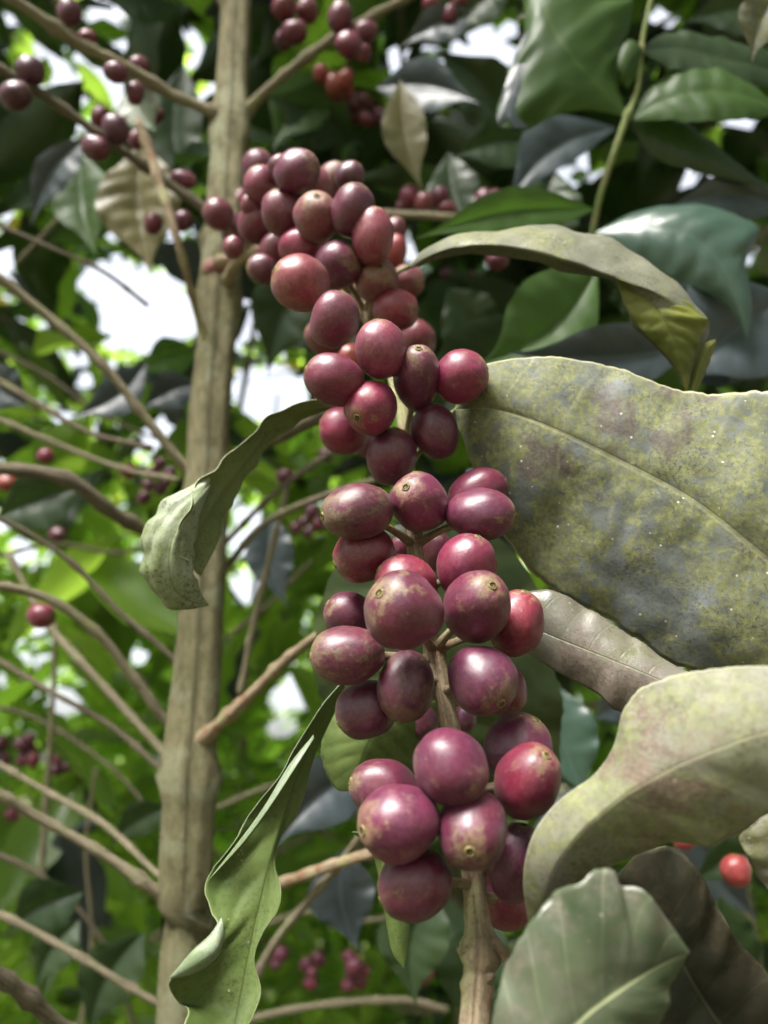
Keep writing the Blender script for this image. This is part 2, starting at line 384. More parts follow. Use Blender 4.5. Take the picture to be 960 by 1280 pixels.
def simple_leaf(base, tip, width, d0, d1, roll=0., bow=.15, side=1):
    """margins and midrib for a lance-shaped leaf given base and tip pixels; roll foreshortens one half"""
    bx, by = base; tx, ty = tip
    L = math.hypot(tx-bx, ty-by); dx, dy = (tx-bx)/L, (ty-by)/L; nx, ny = -dy, dx
    prof = [0, .42, .8, 1., .97, .78, .4, .12, 0]
    A, Mi, B = [], [], []
    for i, w_ in enumerate(prof):
        u = i/(len(prof)-1); c = math.sin(u*math.pi)*bow*L*side
        x, y = bx+dx*L*u+nx*c, by+dy*L*u+ny*c; d = d0+(d1-d0)*u
        hw = width*.5*w_
        Mi.append((x, y, d))
        A.append((x-nx*hw*(1-roll), y-ny*hw*(1-roll), d-hw*.35*d/F))
        B.append((x+nx*hw*(1+roll), y+ny*hw*(1+roll), d-hw*.35*d/F+hw*roll*.6*d/F))
    return A, Mi, B

# ------------------------------------------------------------------ the coffee tree with the fruiting branch
tp = [(299, -60, 42, .475), (297, 0, 43, .46), (293, 80, 46, .45), (290, 160, 50, .44), (284, 250, 52, .43), (279, 330, 56, .42), (272, 420, 56, .412),
      (265, 520, 58, .402), (259, 640, 58, .392), (254, 760, 63, .382), (247, 860, 66, .375), (240, 960, 70, .366),
      (236, 1060, 73, .358), (232, 1160, 72, .35), (228, 1290, 76, .342)]
trunk_pts = [(P(x, y, d), w_*.42*d/F) for x, y, w_, d in tp]
top = trunk_pts[0][0]; bot = trunk_pts[-1][0]
trunk_pts = [(top+Vector((.06, .03, .9)), .004), (top+Vector((.03, .01, .4)), .008)] + trunk_pts + [(Vector((bot.x-.02, bot.y, .6)), .018), (Vector((bot.x-.02, bot.y, -.05)), .022)]
TREE = root('coffee_tree', (bot.x-.02, bot.y, 0), 'coffee tree with a ridged tan trunk, bare side branches and dusty leaves in the foreground', 'tree')
def trunk_l(py):    # position of a pixel row along the trunk, 0..1
    tot = sum((trunk_pts[i+1][0]-trunk_pts[i][0]).length for i in range(len(trunk_pts)-1)); s = 0
    for i in range(len(trunk_pts)-1):
        a, b = trunk_pts[i][0], trunk_pts[i+1][0]; ya, yb = proj(a)[1], proj(b)[1]
        if ya <= py <= yb: return (s+(b-a).length*(py-ya)/(yb-ya))/tot
        s += (b-a).length
    return 1
TK = [(trunk_l(y), .007, a) for y, a in ((135, .34), (270, .2), (345, .32), (585, .24), (670, .14), (905, .32), (1108, .22), (1180, .1))]
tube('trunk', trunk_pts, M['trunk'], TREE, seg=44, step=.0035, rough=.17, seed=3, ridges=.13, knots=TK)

def br(pts, mat='twig', rough=.2, seed=None, name='branch', par=None, knots=None, seg=12):
    n = max(2, len(pts)-1)
    kn = knots if knots is not None else [((q_+random.uniform(.2, .8))/(n+1), random.uniform(.0018, .0035), random.uniform(.2, .55)) for q_ in range(n+1)]
    pts = [(a_, b_, c_*.86, e_) for a_, b_, c_, e_ in pts]
    return px_tube(name, pts, M[mat], par or TREE, seg=seg, step=.004, rough=rough, seed=seed if seed is not None else random.random()*50, knots=kn)
# side branches, each (px, py, width px, depth)
br([(285, 150, 20, .44), (262, 138, 17, .435), (215, 118, 15, .43), (165, 88, 16, .42), (100, 55, 14, .41), (50, 22, 15, .40), (-10, -18, 14, .39)])
br([(285, 300, 18, .425), (255, 262, 16, .42), (200, 222, 14, .415), (130, 172, 13, .40), (60, 122, 14, .39), (-10, 80, 13, .38)], 'dark_twig')
br([(300, 150, 20, .44), (318, 128, 16, .44), (350, 98, 13, .44), (410, 52, 13, .44), (470, 18, 12, .43), (540, -18, 12, .42)])
br([(262, 615, 20, .40), (228, 580, 15, .395), (180, 520, 14, .39), (130, 458, 13, .385), (60, 395, 13, .38), (-15, 335, 13, .37)])
br([(262, 715, 24, .39), (190, 668, 20, .375), (140, 640, 20, .36), (100, 608, 20, .35), (60, 592, 18, .345), (-15, 584, 19, .34)], 'dark_twig')
br([(250, 860, 9, .39), (205, 812, 8, .39), (150, 765, 8, .39), (80, 695, 8, .39), (-10, 642, 9, .38)], 'dark_twig')
br([(245, 940, 18, .38), (210, 905, 14, .375), (165, 845, 14, .37), (120, 790, 13, .365), (60, 748, 13, .36), (-15, 728, 12, .35)])
br([(240, 985, 14, .39), (208, 945, 12, .4), (150, 880, 11, .41), (90, 815, 11, .42), (50, 765, 10, .43), (10, 690, 8, .44)])
br([(243, 938, 40, .372), (256, 921, 30, .363), (270, 909, 19, .358), (310, 872, 15, .345), (360, 822, 14, .33), (402, 790, 13, .31), (450, 750, 12, .29)], 'stem', seed=4)
br([(235, 1145, 20, .36), (190, 1110, 17, .35), (130, 1068, 14, .345), (50, 1022, 13, .34), (-15, 985, 13, .33)], 'twig')
br([(235, 1120, 12, .38), (195, 1090, 9, .39), (130, 1030, 9, .41), (60, 990, 8, .43), (-10, 950, 8, .44)])
br([(232, 1265, 14, .36), (190, 1250, 10, .36), (110, 1202, 10, .36), (40, 1162, 9, .36), (-15, 1135, 9, .36)])
br([(150, 1330, 20, .30), (80, 1285, 22, .29), (30, 1242, 21, .28), (-20, 1205, 20, .27)], 'dark_twig')
br([(245, 1000, 8, .39), (205, 965, 8, .4), (140, 908, 8, .41), (60, 862, 7, .42), (-10, 820, 7, .43)], 'dark_twig')
br([(270, 600, 22, .39), (310, 568, 20, .37), (360, 540, 18, .34), (420, 512, 15, .30), (470, 490, 12, .27)], 'dark_twig', seed=7)
br([(262, 730, 12, .40), (290, 700, 10, .40), (330, 655, 10, .39), (400, 622, 10, .38), (500, 590, 9, .37)])
br([(300, 870, 9, .45), (315, 790, 9, .45), (332, 720, 9, .45), (348, 655, 8, .45), (362, 600, 7, .45)])
br([(280, 680, 9, .44), (340, 620, 8, .44), (400, 575, 8, .44), (450, 545, 8, .44)], 'dark_twig')
br([(315, 1228, 15, .36), (345, 1175, 13, .355), (385, 1125, 12, .35), (420, 1085, 11, .34), (470, 1020, 10, .32)], 'twig')
br([(330, 1110, 10, .36), (365, 1100, 14, .35), (420, 1080, 15, .33), (480, 1062, 14, .31)], 'stem')
br([(262, 1290, 11, .5), (320, 1272, 10, .5), (400, 1256, 9, .5), (500, 1250, 9, .5), (560, 1262, 9, .5)])
br([(172, 150, 10, .39), (185, 185, 14, .39), (200, 230, 13, .385), (225, 310, 11, .38), (247, 395, 10, .40), (262, 440, 8, .405)], 'stem')
br([(-10, 278, 7, .45), (60, 308, 6, .45), (130, 340, 6, .45), (185, 382, 6, .45)], 'dark_twig')
br([(50, 1120, 8, .55), (58, 1000, 8, .55), (66, 885, 7, .55), (70, 780, 6, .55)], 'twig')
br([(268, 330, 16, .41), (300, 320, 14, .40), (310, 300, 12, .39)], 'stem')
br([(190, 560, 9, .44), (110, 540, 8, .45), (40, 500, 8, .46), (-10, 470, 8, .47)], 'dark_twig')
br([(225, 600, 8, .46), (150, 585, 8, .47), (60, 550, 8, .48), (-10, 520, 8, .49)], 'twig')
br([(420, 262, 11, .43), (480, 268, 12, .43), (560, 272, 12, .43), (640, 285, 10, .43)], 'twig')
# the main fruiting branch that comes towards the camera
hero_pts = [(283, 352, 18, .405), (300, 325, 15, .385), (335, 308, 12, .385), (375, 312, 13, .36), (412, 335, 16, .325), (440, 368, 22, .285), (456, 390, 23, .272), (482, 440, 20, .256),
            (500, 500, 20, .243), (506, 540, 18, .236), (512, 600, 20, .224), (518, 682, 24, .208), (530, 760, 25, .197), (546, 832, 27, .187),
            (562, 905, 29, .181), (578, 1000, 33, .175), (590, 1080, 33, .168), (597, 1150, 38, .162), (601, 1186, 46, .159), (597, 1230, 44, .156), (592, 1300, 46, .150), (584, 1420, 46, .14), (578, 1500, 40, .13)]
def hl(y):
    tot = 0; ls = [0]
    pts = [P(a, b, d) for a, b, c, d in hero_pts]
    for i in range(len(pts)-1): ls.append(ls[-1]+(pts[i+1]-pts[i]).length)
    for i in range(1, len(pts)-1):
        if hero_pts[i][1] <= y <= hero_pts[i+1][1]:
            return (ls[i]+(ls[i+1]-ls[i])*(y-hero_pts[i][1])/(hero_pts[i+1][1]-hero_pts[i][1]))/ls[-1]
    return .5
HERO = px_tube('branch', [(a, b, c*.84, d) for a, b, c, d in hero_pts], M['stem'], TREE, seg=28, step=.0013, rough=.10, seed=9, ridges=.03,
               knots=[(hl(y), w_, a) for y, w_, a in ((368, .003, .35), (500, .002, .4), (670, .0025, .25), (822, .0022, .3), (1000, .003, .2), (1182, .0018, .42), (1200, .001, .3), (1235, .001, .2))])
HERO['label'] = 'tan fruiting branch running through the near cherries'
# petiole stubs at the node below the lowest cherries
for pts in ([(604, 1186, 22, .158), (618, 1178, 14, .157), (631, 1194, 12, .156), (640, 1215, 10, .155)], [(598, 1182, 18, .158), (584, 1184, 12, .157), (573, 1190, 9, .157)],
            [(604, 1226, 14, .155), (614, 1220, 9, .154), (618, 1222, 6, .154)]):
    px_tube('stub', pts, M['stem'], HERO, seg=12, step=.0008, rough=.12, seed=pts[0][0])

def hleaf(A, Mi, B, mats, **k): return sheet('leaf', A, Mi, B, mats, HERO, **k)
# big grey-green leaf at the right
hleaf([(568, 512, .222), (585, 470, .218), (612, 454, .216), (680, 446, .216), (760, 458, .214), (860, 488, .207), (960, 493, .20), (1060, 520, .195), (1180, 640, .20)],
      [(566, 512, .222), (620, 512, .214), (690, 535, .208), (780, 578, .204), (870, 628, .198), (960, 700, .192), (1060, 780, .188), (1180, 900, .188)],
      [(568, 514, .222), (590, 580, .219), (625, 660, .217), (672, 724, .215), (740, 762, .211), (800, 800, .205), (850, 836, .20), (960, 846, .192), (1080, 905, .187), (1180, 910, .188)],
      (M['lichen'], M['under']), nu=120, nv=24, bulge=.07, quilt=.05, ruffle=.03, rk=3, nveins=8, label='broad lichen-covered grey-green leaf at the right')
# narrow glossy grey leaf below it
hleaf([(640, 742, .208), (690, 738, .205), (740, 764, .204), (790, 795, .20), (850, 835, .194), (930, 870, .19)],
      [(640, 772, .205), (690, 795, .200), (740, 815, .196), (790, 835, .192), (850, 860, .188), (930, 890, .186)],
      [(640, 800, .208), (662, 818, .204), (705, 845, .20), (745, 866, .196), (772, 888, .193), (840, 900, .19), (930, 900, .188)],
      (M['gloss_brown'], M['under']), nv=16, bulge=.1, quilt=.03, ruffle=.07, label='narrow glossy grey-brown leaf under the broad leaf')
# pale leaf, lower right
hleaf([(662, 1165, .150), (654, 1100, .148), (666, 1045, .147), (700, 1000, .147), (745, 965, .147), (768, 930, .147), (780, 885, .147), (815, 853, .146), (880, 838, .143), (960, 832, .138), (1060, 840, .132), (1160, 880, .130)],
      [(662, 1165, .150), (700, 1075, .143), (760, 1010, .140), (830, 965, .137), (900, 935, .134), (960, 915, .131), (1060, 900, .128), (1160, 885, .128)],
      [(662, 1165, .150), (700, 1125, .148), (748, 1098, .147), (772, 1080, .147), (812, 1062, .145), (850, 1052, .143), (890, 1055, .140), (930, 1040, .137), (962, 1018, .134), (1060, 990, .130), (1160, 890, .129)],
      (M['pale'], M['under']), nu=110, nv=22, bulge=.05, quilt=.05, ruffle=.04, rk=4, nveins=7, seed=3, label='pale yellowish dusty leaf at the lower right')
# dark green leaf in the bottom corner
hleaf([(600, 1400, .128), (612, 1290, .129), (632, 1210, .131), (672, 1140, .132), (735, 1092, .132), (768, 1088, .132), (778, 1106, .132), (806, 1114, .131), (832, 1146, .131), (862, 1190, .131)],
      [(640, 1420, .124), (690, 1320, .124), (730, 1275, .126), (775, 1240, .128), (820, 1210, .130), (862, 1190, .131)],
      [(740, 1420, .126), (790, 1340, .128), (820, 1290, .130), (836, 1250, .131), (842, 1225, .1315), (862, 1190, .131)],
      (M['near_green'], M['under']), nu=90, nv=18, bulge=.08, quilt=.03, ruffle=.05, nveins=6, seed=5, label='blurred green leaf with a pale midrib in the bottom right corner')
# dark leaf between them
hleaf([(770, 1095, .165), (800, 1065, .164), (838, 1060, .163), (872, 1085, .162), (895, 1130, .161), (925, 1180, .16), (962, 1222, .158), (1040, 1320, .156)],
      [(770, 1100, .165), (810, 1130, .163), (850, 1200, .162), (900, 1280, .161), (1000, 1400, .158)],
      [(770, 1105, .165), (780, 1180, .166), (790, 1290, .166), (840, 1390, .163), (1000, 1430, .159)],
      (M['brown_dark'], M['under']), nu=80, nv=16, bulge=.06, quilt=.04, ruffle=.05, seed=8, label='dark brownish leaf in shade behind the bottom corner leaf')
hleaf([(985, 1005, .168), (945, 1025, .166), (926, 1050, .165), (945, 1092, .165), (965, 1118, .165), (1040, 1200, .165)],
      [(985, 1005, .168), (965, 1035, .165), (975, 1080, .164), (1000, 1130, .164), (1040, 1200, .165)],
      [(985, 1005, .168), (1000, 1040, .167), (1020, 1090, .166), (1030, 1150, .166), (1040, 1200, .165)],
      (M['gloss_brown'], M['under']), bulge=.1, quilt=.12, ruffle=.08, label='small grey leaf edge beside the orange-red cherry')
# arched leaf, upper right: dusty top half, yellow-green half hanging down
hleaf([(514, 330, .262), (530, 312, .262), (570, 296, .262), (625, 289, .26), (680, 283, .257), (740, 293, .252), (800, 320, .247), (840, 350, .243), (866, 378, .240), (887, 404, .238), (878, 440, .237), (858, 488, .236)],
      [(514, 332, .262), (560, 312, .25), (620, 308, .242), (690, 322, .236), (750, 342, .231), (810, 362, .229), (850, 382, .230), (874, 400, .232), (870, 435, .234), (858, 488, .236)],
      [(514, 336, .262), (570, 320, .255), (640, 322, .250), (700, 338, .246), (760, 350, .243), (782, 380, .238), (790, 408, .236), (815, 430, .236), (838, 455, .236), (858, 488, .236)],
      (M['grey_top'], M['yellow_under']), nu=110, nv=18, bulge=.12, quilt=.05, ruffle=.04, rk=5, nveins=9, seed=2, label='arched dusty leaf curling over at its tip, upper right')
sheet('leaf', [(770, 350, .2375), (782, 385, .2345), (800, 412, .2335), (828, 440, .2335), (846, 462, .2335), (858, 492, .234)],
      [(800, 356, .2345), (820, 385, .231), (836, 412, .2305), (848, 440, .2315), (852, 466, .233), (858, 492, .234)],
      [(850, 372, .233), (872, 390, .232), (884, 406, .2325), (872, 430, .2330), (864, 465, .234), (858, 492, .234)],
      (M['yellow_under'], M['grey_top']), HERO, nu=60, nv=12, bulge=.10, quilt=.12, ruffle=.06, seed=4, label='yellow-green blotched leaf end hanging below the arched leaf')
sheet('leaf', [(862, 492, .236), (866, 460, .236), (878, 432, .235), (894, 424, .235)], [(864, 494, .235), (872, 465, .234), (884, 438, .234), (895, 426, .235)],
      [(868, 494, .235), (880, 470, .236), (888, 450, .236), (895, 428, .235)], (M['yellow_under'], M['under']), HERO, nu=30, nv=5, ruffle=.05)
# twisted leaf at the left
hleaf([(432, 508, .232), (400, 500, .230), (365, 506, .228), (330, 528, .226), (300, 556, .224), (272, 582, .222), (246, 602, .220), (240, 628, .214), (226, 652, .212), (222, 690, .212), (236, 700, .214)],
      [(430, 509, .232), (395, 512, .233), (360, 522, .234), (330, 550, .233), (305, 582, .230), (280, 612, .227), (262, 640, .222), (248, 668, .219), (240, 698, .218), (244, 712, .218)],
      [(428, 510, .232), (400, 516, .236), (365, 534, .238), (335, 560, .238), (312, 592, .236), (300, 612, .234), (284, 640, .230), (276, 668, .226), (262, 700, .222), (252, 720, .220)],
      (M['under_pale'], M['silver_green']), nu=110, nv=12, bulge=-.12, quilt=.16, ruffle=.09, seed=6, label='twisted green leaf hanging left of the fruiting branch')
hleaf([(262, 596, .2225), (240, 606, .221), (205, 626, .2205), (184, 654, .220), (175, 688, .220), (182, 724, .2205), (200, 750, .221), (225, 762, .2215), (262, 757, .222)],
      [(262, 604, .2225), (246, 625, .216), (228, 650, .213), (214, 680, .211), (212, 712, .2115), (220, 738, .214), (240, 752, .218), (262, 757, .222)],
      [(262, 612, .2225), (252, 640, .2185), (246, 668, .2175), (242, 698, .2165), (246, 724, .217), (252, 742, .2195), (262, 757, .222)],
      (M['silver_green'], M['under_pale']), nu=80, nv=14, bulge=.20, quilt=.16, ruffle=.10, nveins=2, skew=2.5, seed=12, label='silvery curled tip of the twisted leaf')
# long wavy leaf, lower left
hleaf([(430, 850, .215), (405, 880, .211), (372, 930, .205), (345, 975, .200), (312, 1022, .196), (284, 1062, .193), (257, 1102, .190), (262, 1135, .186), (276, 1158, .182), (264, 1182, .178), (236, 1204, .175), (212, 1226, .173), (222, 1252, .176), (236, 1262, .172), (228, 1300, .166), (232, 1400, .158)],
      [(430, 856, .215), (404, 900, .213), (380, 950, .209), (362, 1000, .204), (346, 1050, .199), (332, 1100, .194), (320, 1150, .189), (310, 1200, .184), (300, 1250, .179), (288, 1310, .172), (270, 1400, .162)],
      [(432, 864, .215), (418, 892, .216), (404, 922, .214), (390, 958, .211), (380, 992, .208), (372, 1018, .205), (352, 1045, .201), (344, 1078, .197), (351, 1112, .193), (346, 1140, .190), (328, 1168, .187), (318, 1200, .184), (326, 1238, .180), (316, 1270, .176), (296, 1310, .171), (282, 1400, .162)],
      (M['under'], M['blotch_silver']), nu=130, nv=16, bulge=-.10, quilt=.10, ruffle=.07, rk=4, nveins=10, skew=1.6, seed=7, label='long wavy green leaf hanging down at the lower left')
# silvery turned-up flaps on its left margin
hleaf([(392, 918, .2045), (362, 955, .200), (330, 1008, .195), (298, 1052, .192), (258, 1103, .189)], [(392, 920, .204), (364, 958, .199), (333, 1008, .1943), (301, 1052, .1915), (258, 1103, .189)],
      [(393, 922, .2038), (369, 960, .1985), (337, 1009, .194), (304, 1053, .1912), (258, 1103, .189)], (M['blotch_silver'], M['under']), nu=40, nv=4, thick=.0002)
hleaf([(277, 1146, .179), (262, 1168, .176), (240, 1188, .173), (212, 1222, .171)], [(280, 1160, .1775), (268, 1186, .1735), (242, 1204, .1715), (212, 1222, .171)],
      [(280, 1175, .1775), (272, 1196, .1745), (246, 1216, .1725), (212, 1224, .171)], (M['blotch_silver'], M['under']), nu=40, nv=6, bulge=.1, thick=.0002)
# leaves behind the cherries
hleaf([(545, 640, .285), (470, 668, .285), (425, 700, .285), (398, 765, .285), (393, 830, .285), (405, 880, .284), (470, 950, .282), (560, 1010, .28)],
      [(545, 640, .285), (545, 760, .275), (548, 880, .272), (560, 1010, .28)],
      [(545, 640, .285), (622, 672, .285), (665, 720, .285), (684, 780, .285), (697, 850, .283), (703, 905, .282), (690, 965, .282), (620, 1000, .281), (560, 1010, .28)],
      (M['olive_dark'], M['dark']), bulge=.05, quilt=.06, ruffle=.03, nv=14, thick=0, seed=3, label='dark green leaf behind the middle cherries')
hleaf([(470, 868, .232), (430, 878, .23), (408, 905, .228), (402, 945, .226), (418, 984, .224), (440, 990, .222)], [(500, 868, .228), (470, 910, .222), (452, 950, .221), (440, 990, .222)],
      [(560, 880, .232), (520, 940, .229), (505, 958, .227), (460, 962, .224), (440, 990, .222)], (M['under'], M['dark']), bulge=.05, quilt=.05, thick=.0002, label='pale green leaf below the dark purple cherry')
hleaf([(440, 1040, .21), (462, 1060, .209), (474, 1100, .206), (482, 1150, .203), (490, 1190, .20), (505, 1210, .198)], [(450, 1040, .208), (475, 1075, .205), (490, 1120, .202), (500, 1170, .199), (505, 1210, .198)],
      [(470, 1040, .21), (492, 1080, .209), (505, 1120, .206), (512, 1155, .202), (509, 1190, .199), (505, 1210, .198)], (M['under'], M['blotch_silver']), bulge=.1, quilt=.08, thick=.0002, label='narrow hanging leaf tip below the lowest cherries')
# thin edge of a leaf right of the branch
px_tube('petiole', [(572, 512, 7, .222), (560, 518, 8, .226), (520, 520, 9, .236)], M['green_stem'], HERO, seg=8, step=.001)
px_tube('petiole', [(432, 508, 6, .231), (450, 506, 7, .235), (495, 505, 8, .243)], M['green_stem'], HERO, seg=8, step=.001)
px_tube('petiole', [(430, 852, 7, .215), (470, 838, 8, .205), (540, 825, 9, .192)], M['green_stem'], HERO, seg=8, step=.001)
px_tube('petiole', [(514, 332, 6, .262), (490, 345, 6, .300), (452, 372, 8, .300), (445, 374, 8, .288)], M['green_stem'], HERO, seg=8, step=.001)

# ------------------------------------------------------------------ leafy shoot, upper right
SH = root('leafy_shoot', P(735, 330, .42), 'young green coffee shoot with broad leaves at its tip, upper right', 'branch')
px_tube('stem', [(715, 392, 8, .40), (738, 300, 8, .39), (750, 245, 8, .385), (766, 195, 8, .38), (782, 150, 9, .38), (797, 110, 6, .38), (803, 50, 6, .38), (818, -20, 6, .38)], M['green_stem'], SH, seg=14, step=.002, knots=[(.6, .002, .6), (.8, .002, .4)])
def sleaf(*a, **k): return sheet('leaf', *a, SH, thick=0, nu=50, nv=10, **k)
sleaf([(780, 146, .38), (740, 138, .375), (700, 144, .372), (655, 160, .37), (622, 156, .37), (632, 100, .375), (655, 40, .38), (650, -40, .39)],
      [(780, 144, .38), (755, 112, .375), (725, 82, .37), (700, 50, .37), (680, 10, .375), (650, -40, .39)],
      [(782, 142, .38), (772, 105, .383), (778, 60, .387), (788, 20, .39), (760, -40, .395), (650, -42, .39)], (M['mid'], M['blue']), bulge=.05, quilt=.03, ruffle=.06)
sleaf([(655, 165, .369), (628, 160, .369), (622, 148, .369), (635, 95, .372), (658, 40, .376), (700, 18, .38)], [(640, 160, .3675), (635, 140, .3675), (650, 90, .3705), (672, 48, .3755), (700, 18, .38)],
      [(660, 160, .368), (648, 140, .3675), (662, 85, .3705), (700, 60, .3735), (700, 18, .38)], (M['blue'], M['mid']), bulge=.05, ruffle=.05)
sleaf([(785, 150, .38), (815, 108, .385), (860, 80, .385), (915, 92, .38), (985, 140, .375)], [(785, 150, .38), (830, 125, .378), (880, 115, .374), (930, 120, .372), (985, 140, .375)],
      [(785, 152, .38), (830, 150, .375), (880, 152, .37), (940, 150, .37), (985, 140, .375)], (M['mid'], M['dark']), bulge=.08, quilt=.08, ruffle=.04)
sleaf([(800, 60, .38), (840, 40, .39), (900, 48, .39), (990, 70, .39)], [(800, 62, .38), (850, 62, .385), (910, 75, .385), (990, 95, .39)], [(800, 65, .38), (850, 90, .38), (910, 105, .38), (990, 110, .39)], (M['dark'], M['mid']), bulge=.08, quilt=.06, ruffle=.05)
sleaf([(790, 150, .385), (830, 138, .39), (880, 170, .39), (960, 236, .385)], [(790, 155, .385), (830, 168, .384), (880, 195, .382), (960, 236, .385)], [(790, 160, .385), (815, 195, .385), (870, 215, .383), (960, 236, .385)], (M['dark'], M['blue']), bulge=.08, quilt=.06, ruffle=.03)
sleaf([(805, 60, .38), (785, 50, .378), (772, 80, .376), (783, 112, .378)], [(805, 60, .38), (795, 60, .376), (782, 85, .375), (783, 112, .378)], [(805, 60, .38), (803, 75, .38), (792, 100, .38), (783, 112, .378)], (M['mid'], M['blue']), bulge=.1)
sleaf([(745, 290, .36), (790, 266, .36), (850, 256, .355), (905, 264, .35), (946, 288, .345), (932, 330, .34), (940, 380, .338), (934, 424, .336)],
      [(745, 292, .36), (800, 284, .35), (855, 292, .342), (895, 320, .338), (920, 370, .336), (934, 424, .336)],
      [(745, 296, .36), (795, 320, .35), (850, 352, .343), (895, 372, .34), (920, 395, .338), (934, 424, .336)], (M['glossy'], M['mid']), bulge=.10, quilt=.10, ruffle=.03, label='glossy green leaf with a long drooping tip')

# ------------------------------------------------------------------ neighbouring coffee tree whose leaves hang behind
NB = root('coffee_tree', (0.34, .78, 0), 'neighbouring coffee tree whose dark glossy leaves crowd the upper right behind the shoot', 'tree')
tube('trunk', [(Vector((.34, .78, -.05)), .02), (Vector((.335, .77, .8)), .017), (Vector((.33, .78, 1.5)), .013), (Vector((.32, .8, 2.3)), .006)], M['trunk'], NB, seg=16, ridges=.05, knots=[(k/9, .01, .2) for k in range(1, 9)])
def nleaf(A, Mi, B, mats, **k): return sheet('leaf', A, Mi, B, mats, NB, thick=0, nu=44, nv=9, **k)
def nl(base, tip, wd, d0, d1, mats, roll=0., bow=.1, side=1, par=None, label=None, **k):
    return sheet('leaf', *simple_leaf(base, tip, wd, d0, d1, roll, bow, side), mats, par or NB, thick=0, nu=36, nv=8,
                 bulge=k.get('bulge', .07), quilt=k.get('quilt', .05), ruffle=k.get('ruffle', .05), rk=4, seed=random.random()*9, label=label)
nl((748, 335), (592, 458), 120, .36, .34, (M['mid'], M['dark']), .1, .12, -1, label='green backlit leaf under the arched leaf')
nl((875, 430), (632, 440), 84, .33, .31, (M['blue'], M['dark']), 0, .05, -1)
nl((745, 262), (516, 300), 62, .37, .34, (M['mid'], M['dark']), 0, .06, 1)
nl((770, 160), (632, 262), 70, .48, .45, (M['blue'], M['dark']), .3, .14, 1)
nl((470, 110), (600, 130), 70, .52, .48, (M['blue'], M['dark']), 0, -.1, 1)
nl((500, 100), (528, 240), 56, .46, .45, (M['olive'], M['dark']), 0, .05, 1)
nl((990, 260), (830, 260), 60, .40, .38, (M['blue'], M['dark']), 0, .1, 1)
nl((985, 370), (850, 480), 150, .36, .34, (M['blue'], M['dark']), .1, .05, 1)
nl((840, 350), (1000, 480), 130, .38, .36, (M['blue'], M['dark']), .1, .05, 1)
nl((720, 395), (640, 360), 50, .42, .42, (M['dark'], M['dark']))
nl((690, 180), (560, 200), 70, .5, .48, (M['dark'], M['dark']))
nl((640, 170), (540, 60), 80, .52, .5, (M['dark'], M['blue']))
nl((690, 210), (700, 330), 90, .46, .45, (M['dark'], M['blue']))
nl((560, 190), (600, 300), 70, .5, .48, (M['dark'], M['blue']))
nl((440, 180), (330, 120), 90, .6, .55, (M['dark'], M['dark']))
nl((420, 90), (340, 190), 80, .6, .55, (M['mid'], M['dark']))
nl((600, 20), (500, 60), 50, .5, .5, (M['blue'], M['dark']))
nl((640, -20), (560, 50), 60, .5, .5, (M['dark'], M['dark']))
nl((1000, 20), (850, 30), 70, .5, .5, (M['dark'], M['dark']))
nl((980, -20), (940, 80), 60, .3, .3, (M['grey_top'], M['dark']))
nl((720, -10), (640, 30), 40, .4, .4, (M['grey_top'], M['dark']))
nl((400, 330), (335, 470), 90, .55, .55, (M['dark'], M['dark']))
nl((560, 360), (640, 440), 80, .5, .5, (M['dark'], M['dark']))
nl((480, 420), (340, 440), 60, .6, .6, (M['dark'], M['dark']))
nl((700, 400), (520, 560), 110, .5, .5, (M['dark'], M['mid']))

LB = root('coffee_tree', (-.66, .85, 0), 'coffee tree left behind the trunk with an olive wavy leaf and blue-grey leaves', 'tree')
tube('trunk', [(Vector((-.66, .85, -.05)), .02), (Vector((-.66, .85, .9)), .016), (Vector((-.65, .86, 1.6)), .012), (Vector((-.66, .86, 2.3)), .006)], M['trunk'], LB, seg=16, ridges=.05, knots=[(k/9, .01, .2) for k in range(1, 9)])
for pts_ in ([(-20, 430, 6, .62), (60, 470, 6, .61), (130, 520, 5, .6), (225, 560, 5, .6)], [(-20, 700, 7, .6), (70, 680, 6, .6), (160, 690, 6, .6), (230, 640, 5, .6)],
             [(-20, 880, 6, .6), (50, 900, 6, .6), (140, 960, 5, .58), (200, 1030, 5, .56)], [(280, 800, 6, .6), (330, 760, 6, .6), (390, 700, 5, .6)],
             [(270, 1010, 6, .55), (330, 985, 6, .55), (390, 970, 5, .55)], [(-20, 1060, 8, .5), (60, 1100, 7, .5), (130, 1180, 6, .5), (170, 1290, 6, .5)],
             [(100, 1290, 6, .6), (115, 1180, 6, .6), (108, 1060, 5, .6), (120, 960, 5, .6)], [(60, -10, 7, .6), (110, 60, 6, .6), (170, 100, 6, .6), (250, 200, 5, .6)],
             [(20, 330, 6, .6), (90, 260, 6, .6), (150, 240, 5, .6)], [(300, 1170, 6, .6), (380, 1140, 6, .6), (460, 1150, 6, .6), (540, 1130, 5, .6)]):
    br(pts_, random.choice(['twig', 'dark_twig']), par=LB, seg=8)
def ll(*a, **k): return nl(*a, par=LB, **k)
ll((178, 178), (190, 345), 108, .50, .48, (M['olive'], M['olive']), 0, .06, 1, quilt=.2, label='olive-brown leaf with corrugated veins hanging left of the trunk')
ll((160, 110), (195, 165), 62, .44, .43, (M['blotch_silver'], M['dark']), 0, .05, 1)
ll((110, 170), (38, 285), 50, .5, .5, (M['blue'], M['dark']), 0, .1, 1)
ll((100, 190), (120, 320), 80, .55, .52, (M['mid'], M['dark']), 0, .05, 1)
ll((230, 10), (120, 0), 70, .55, .5, (M['dark'], M['mid']))
ll((230, 80), (240, 250), 70, .6, .58, (M['dark'], M['mid']))
ll((185, 452), (88, 522), 52, .55, .52, (M['blue'], M['dark']), 0, .1, -1)
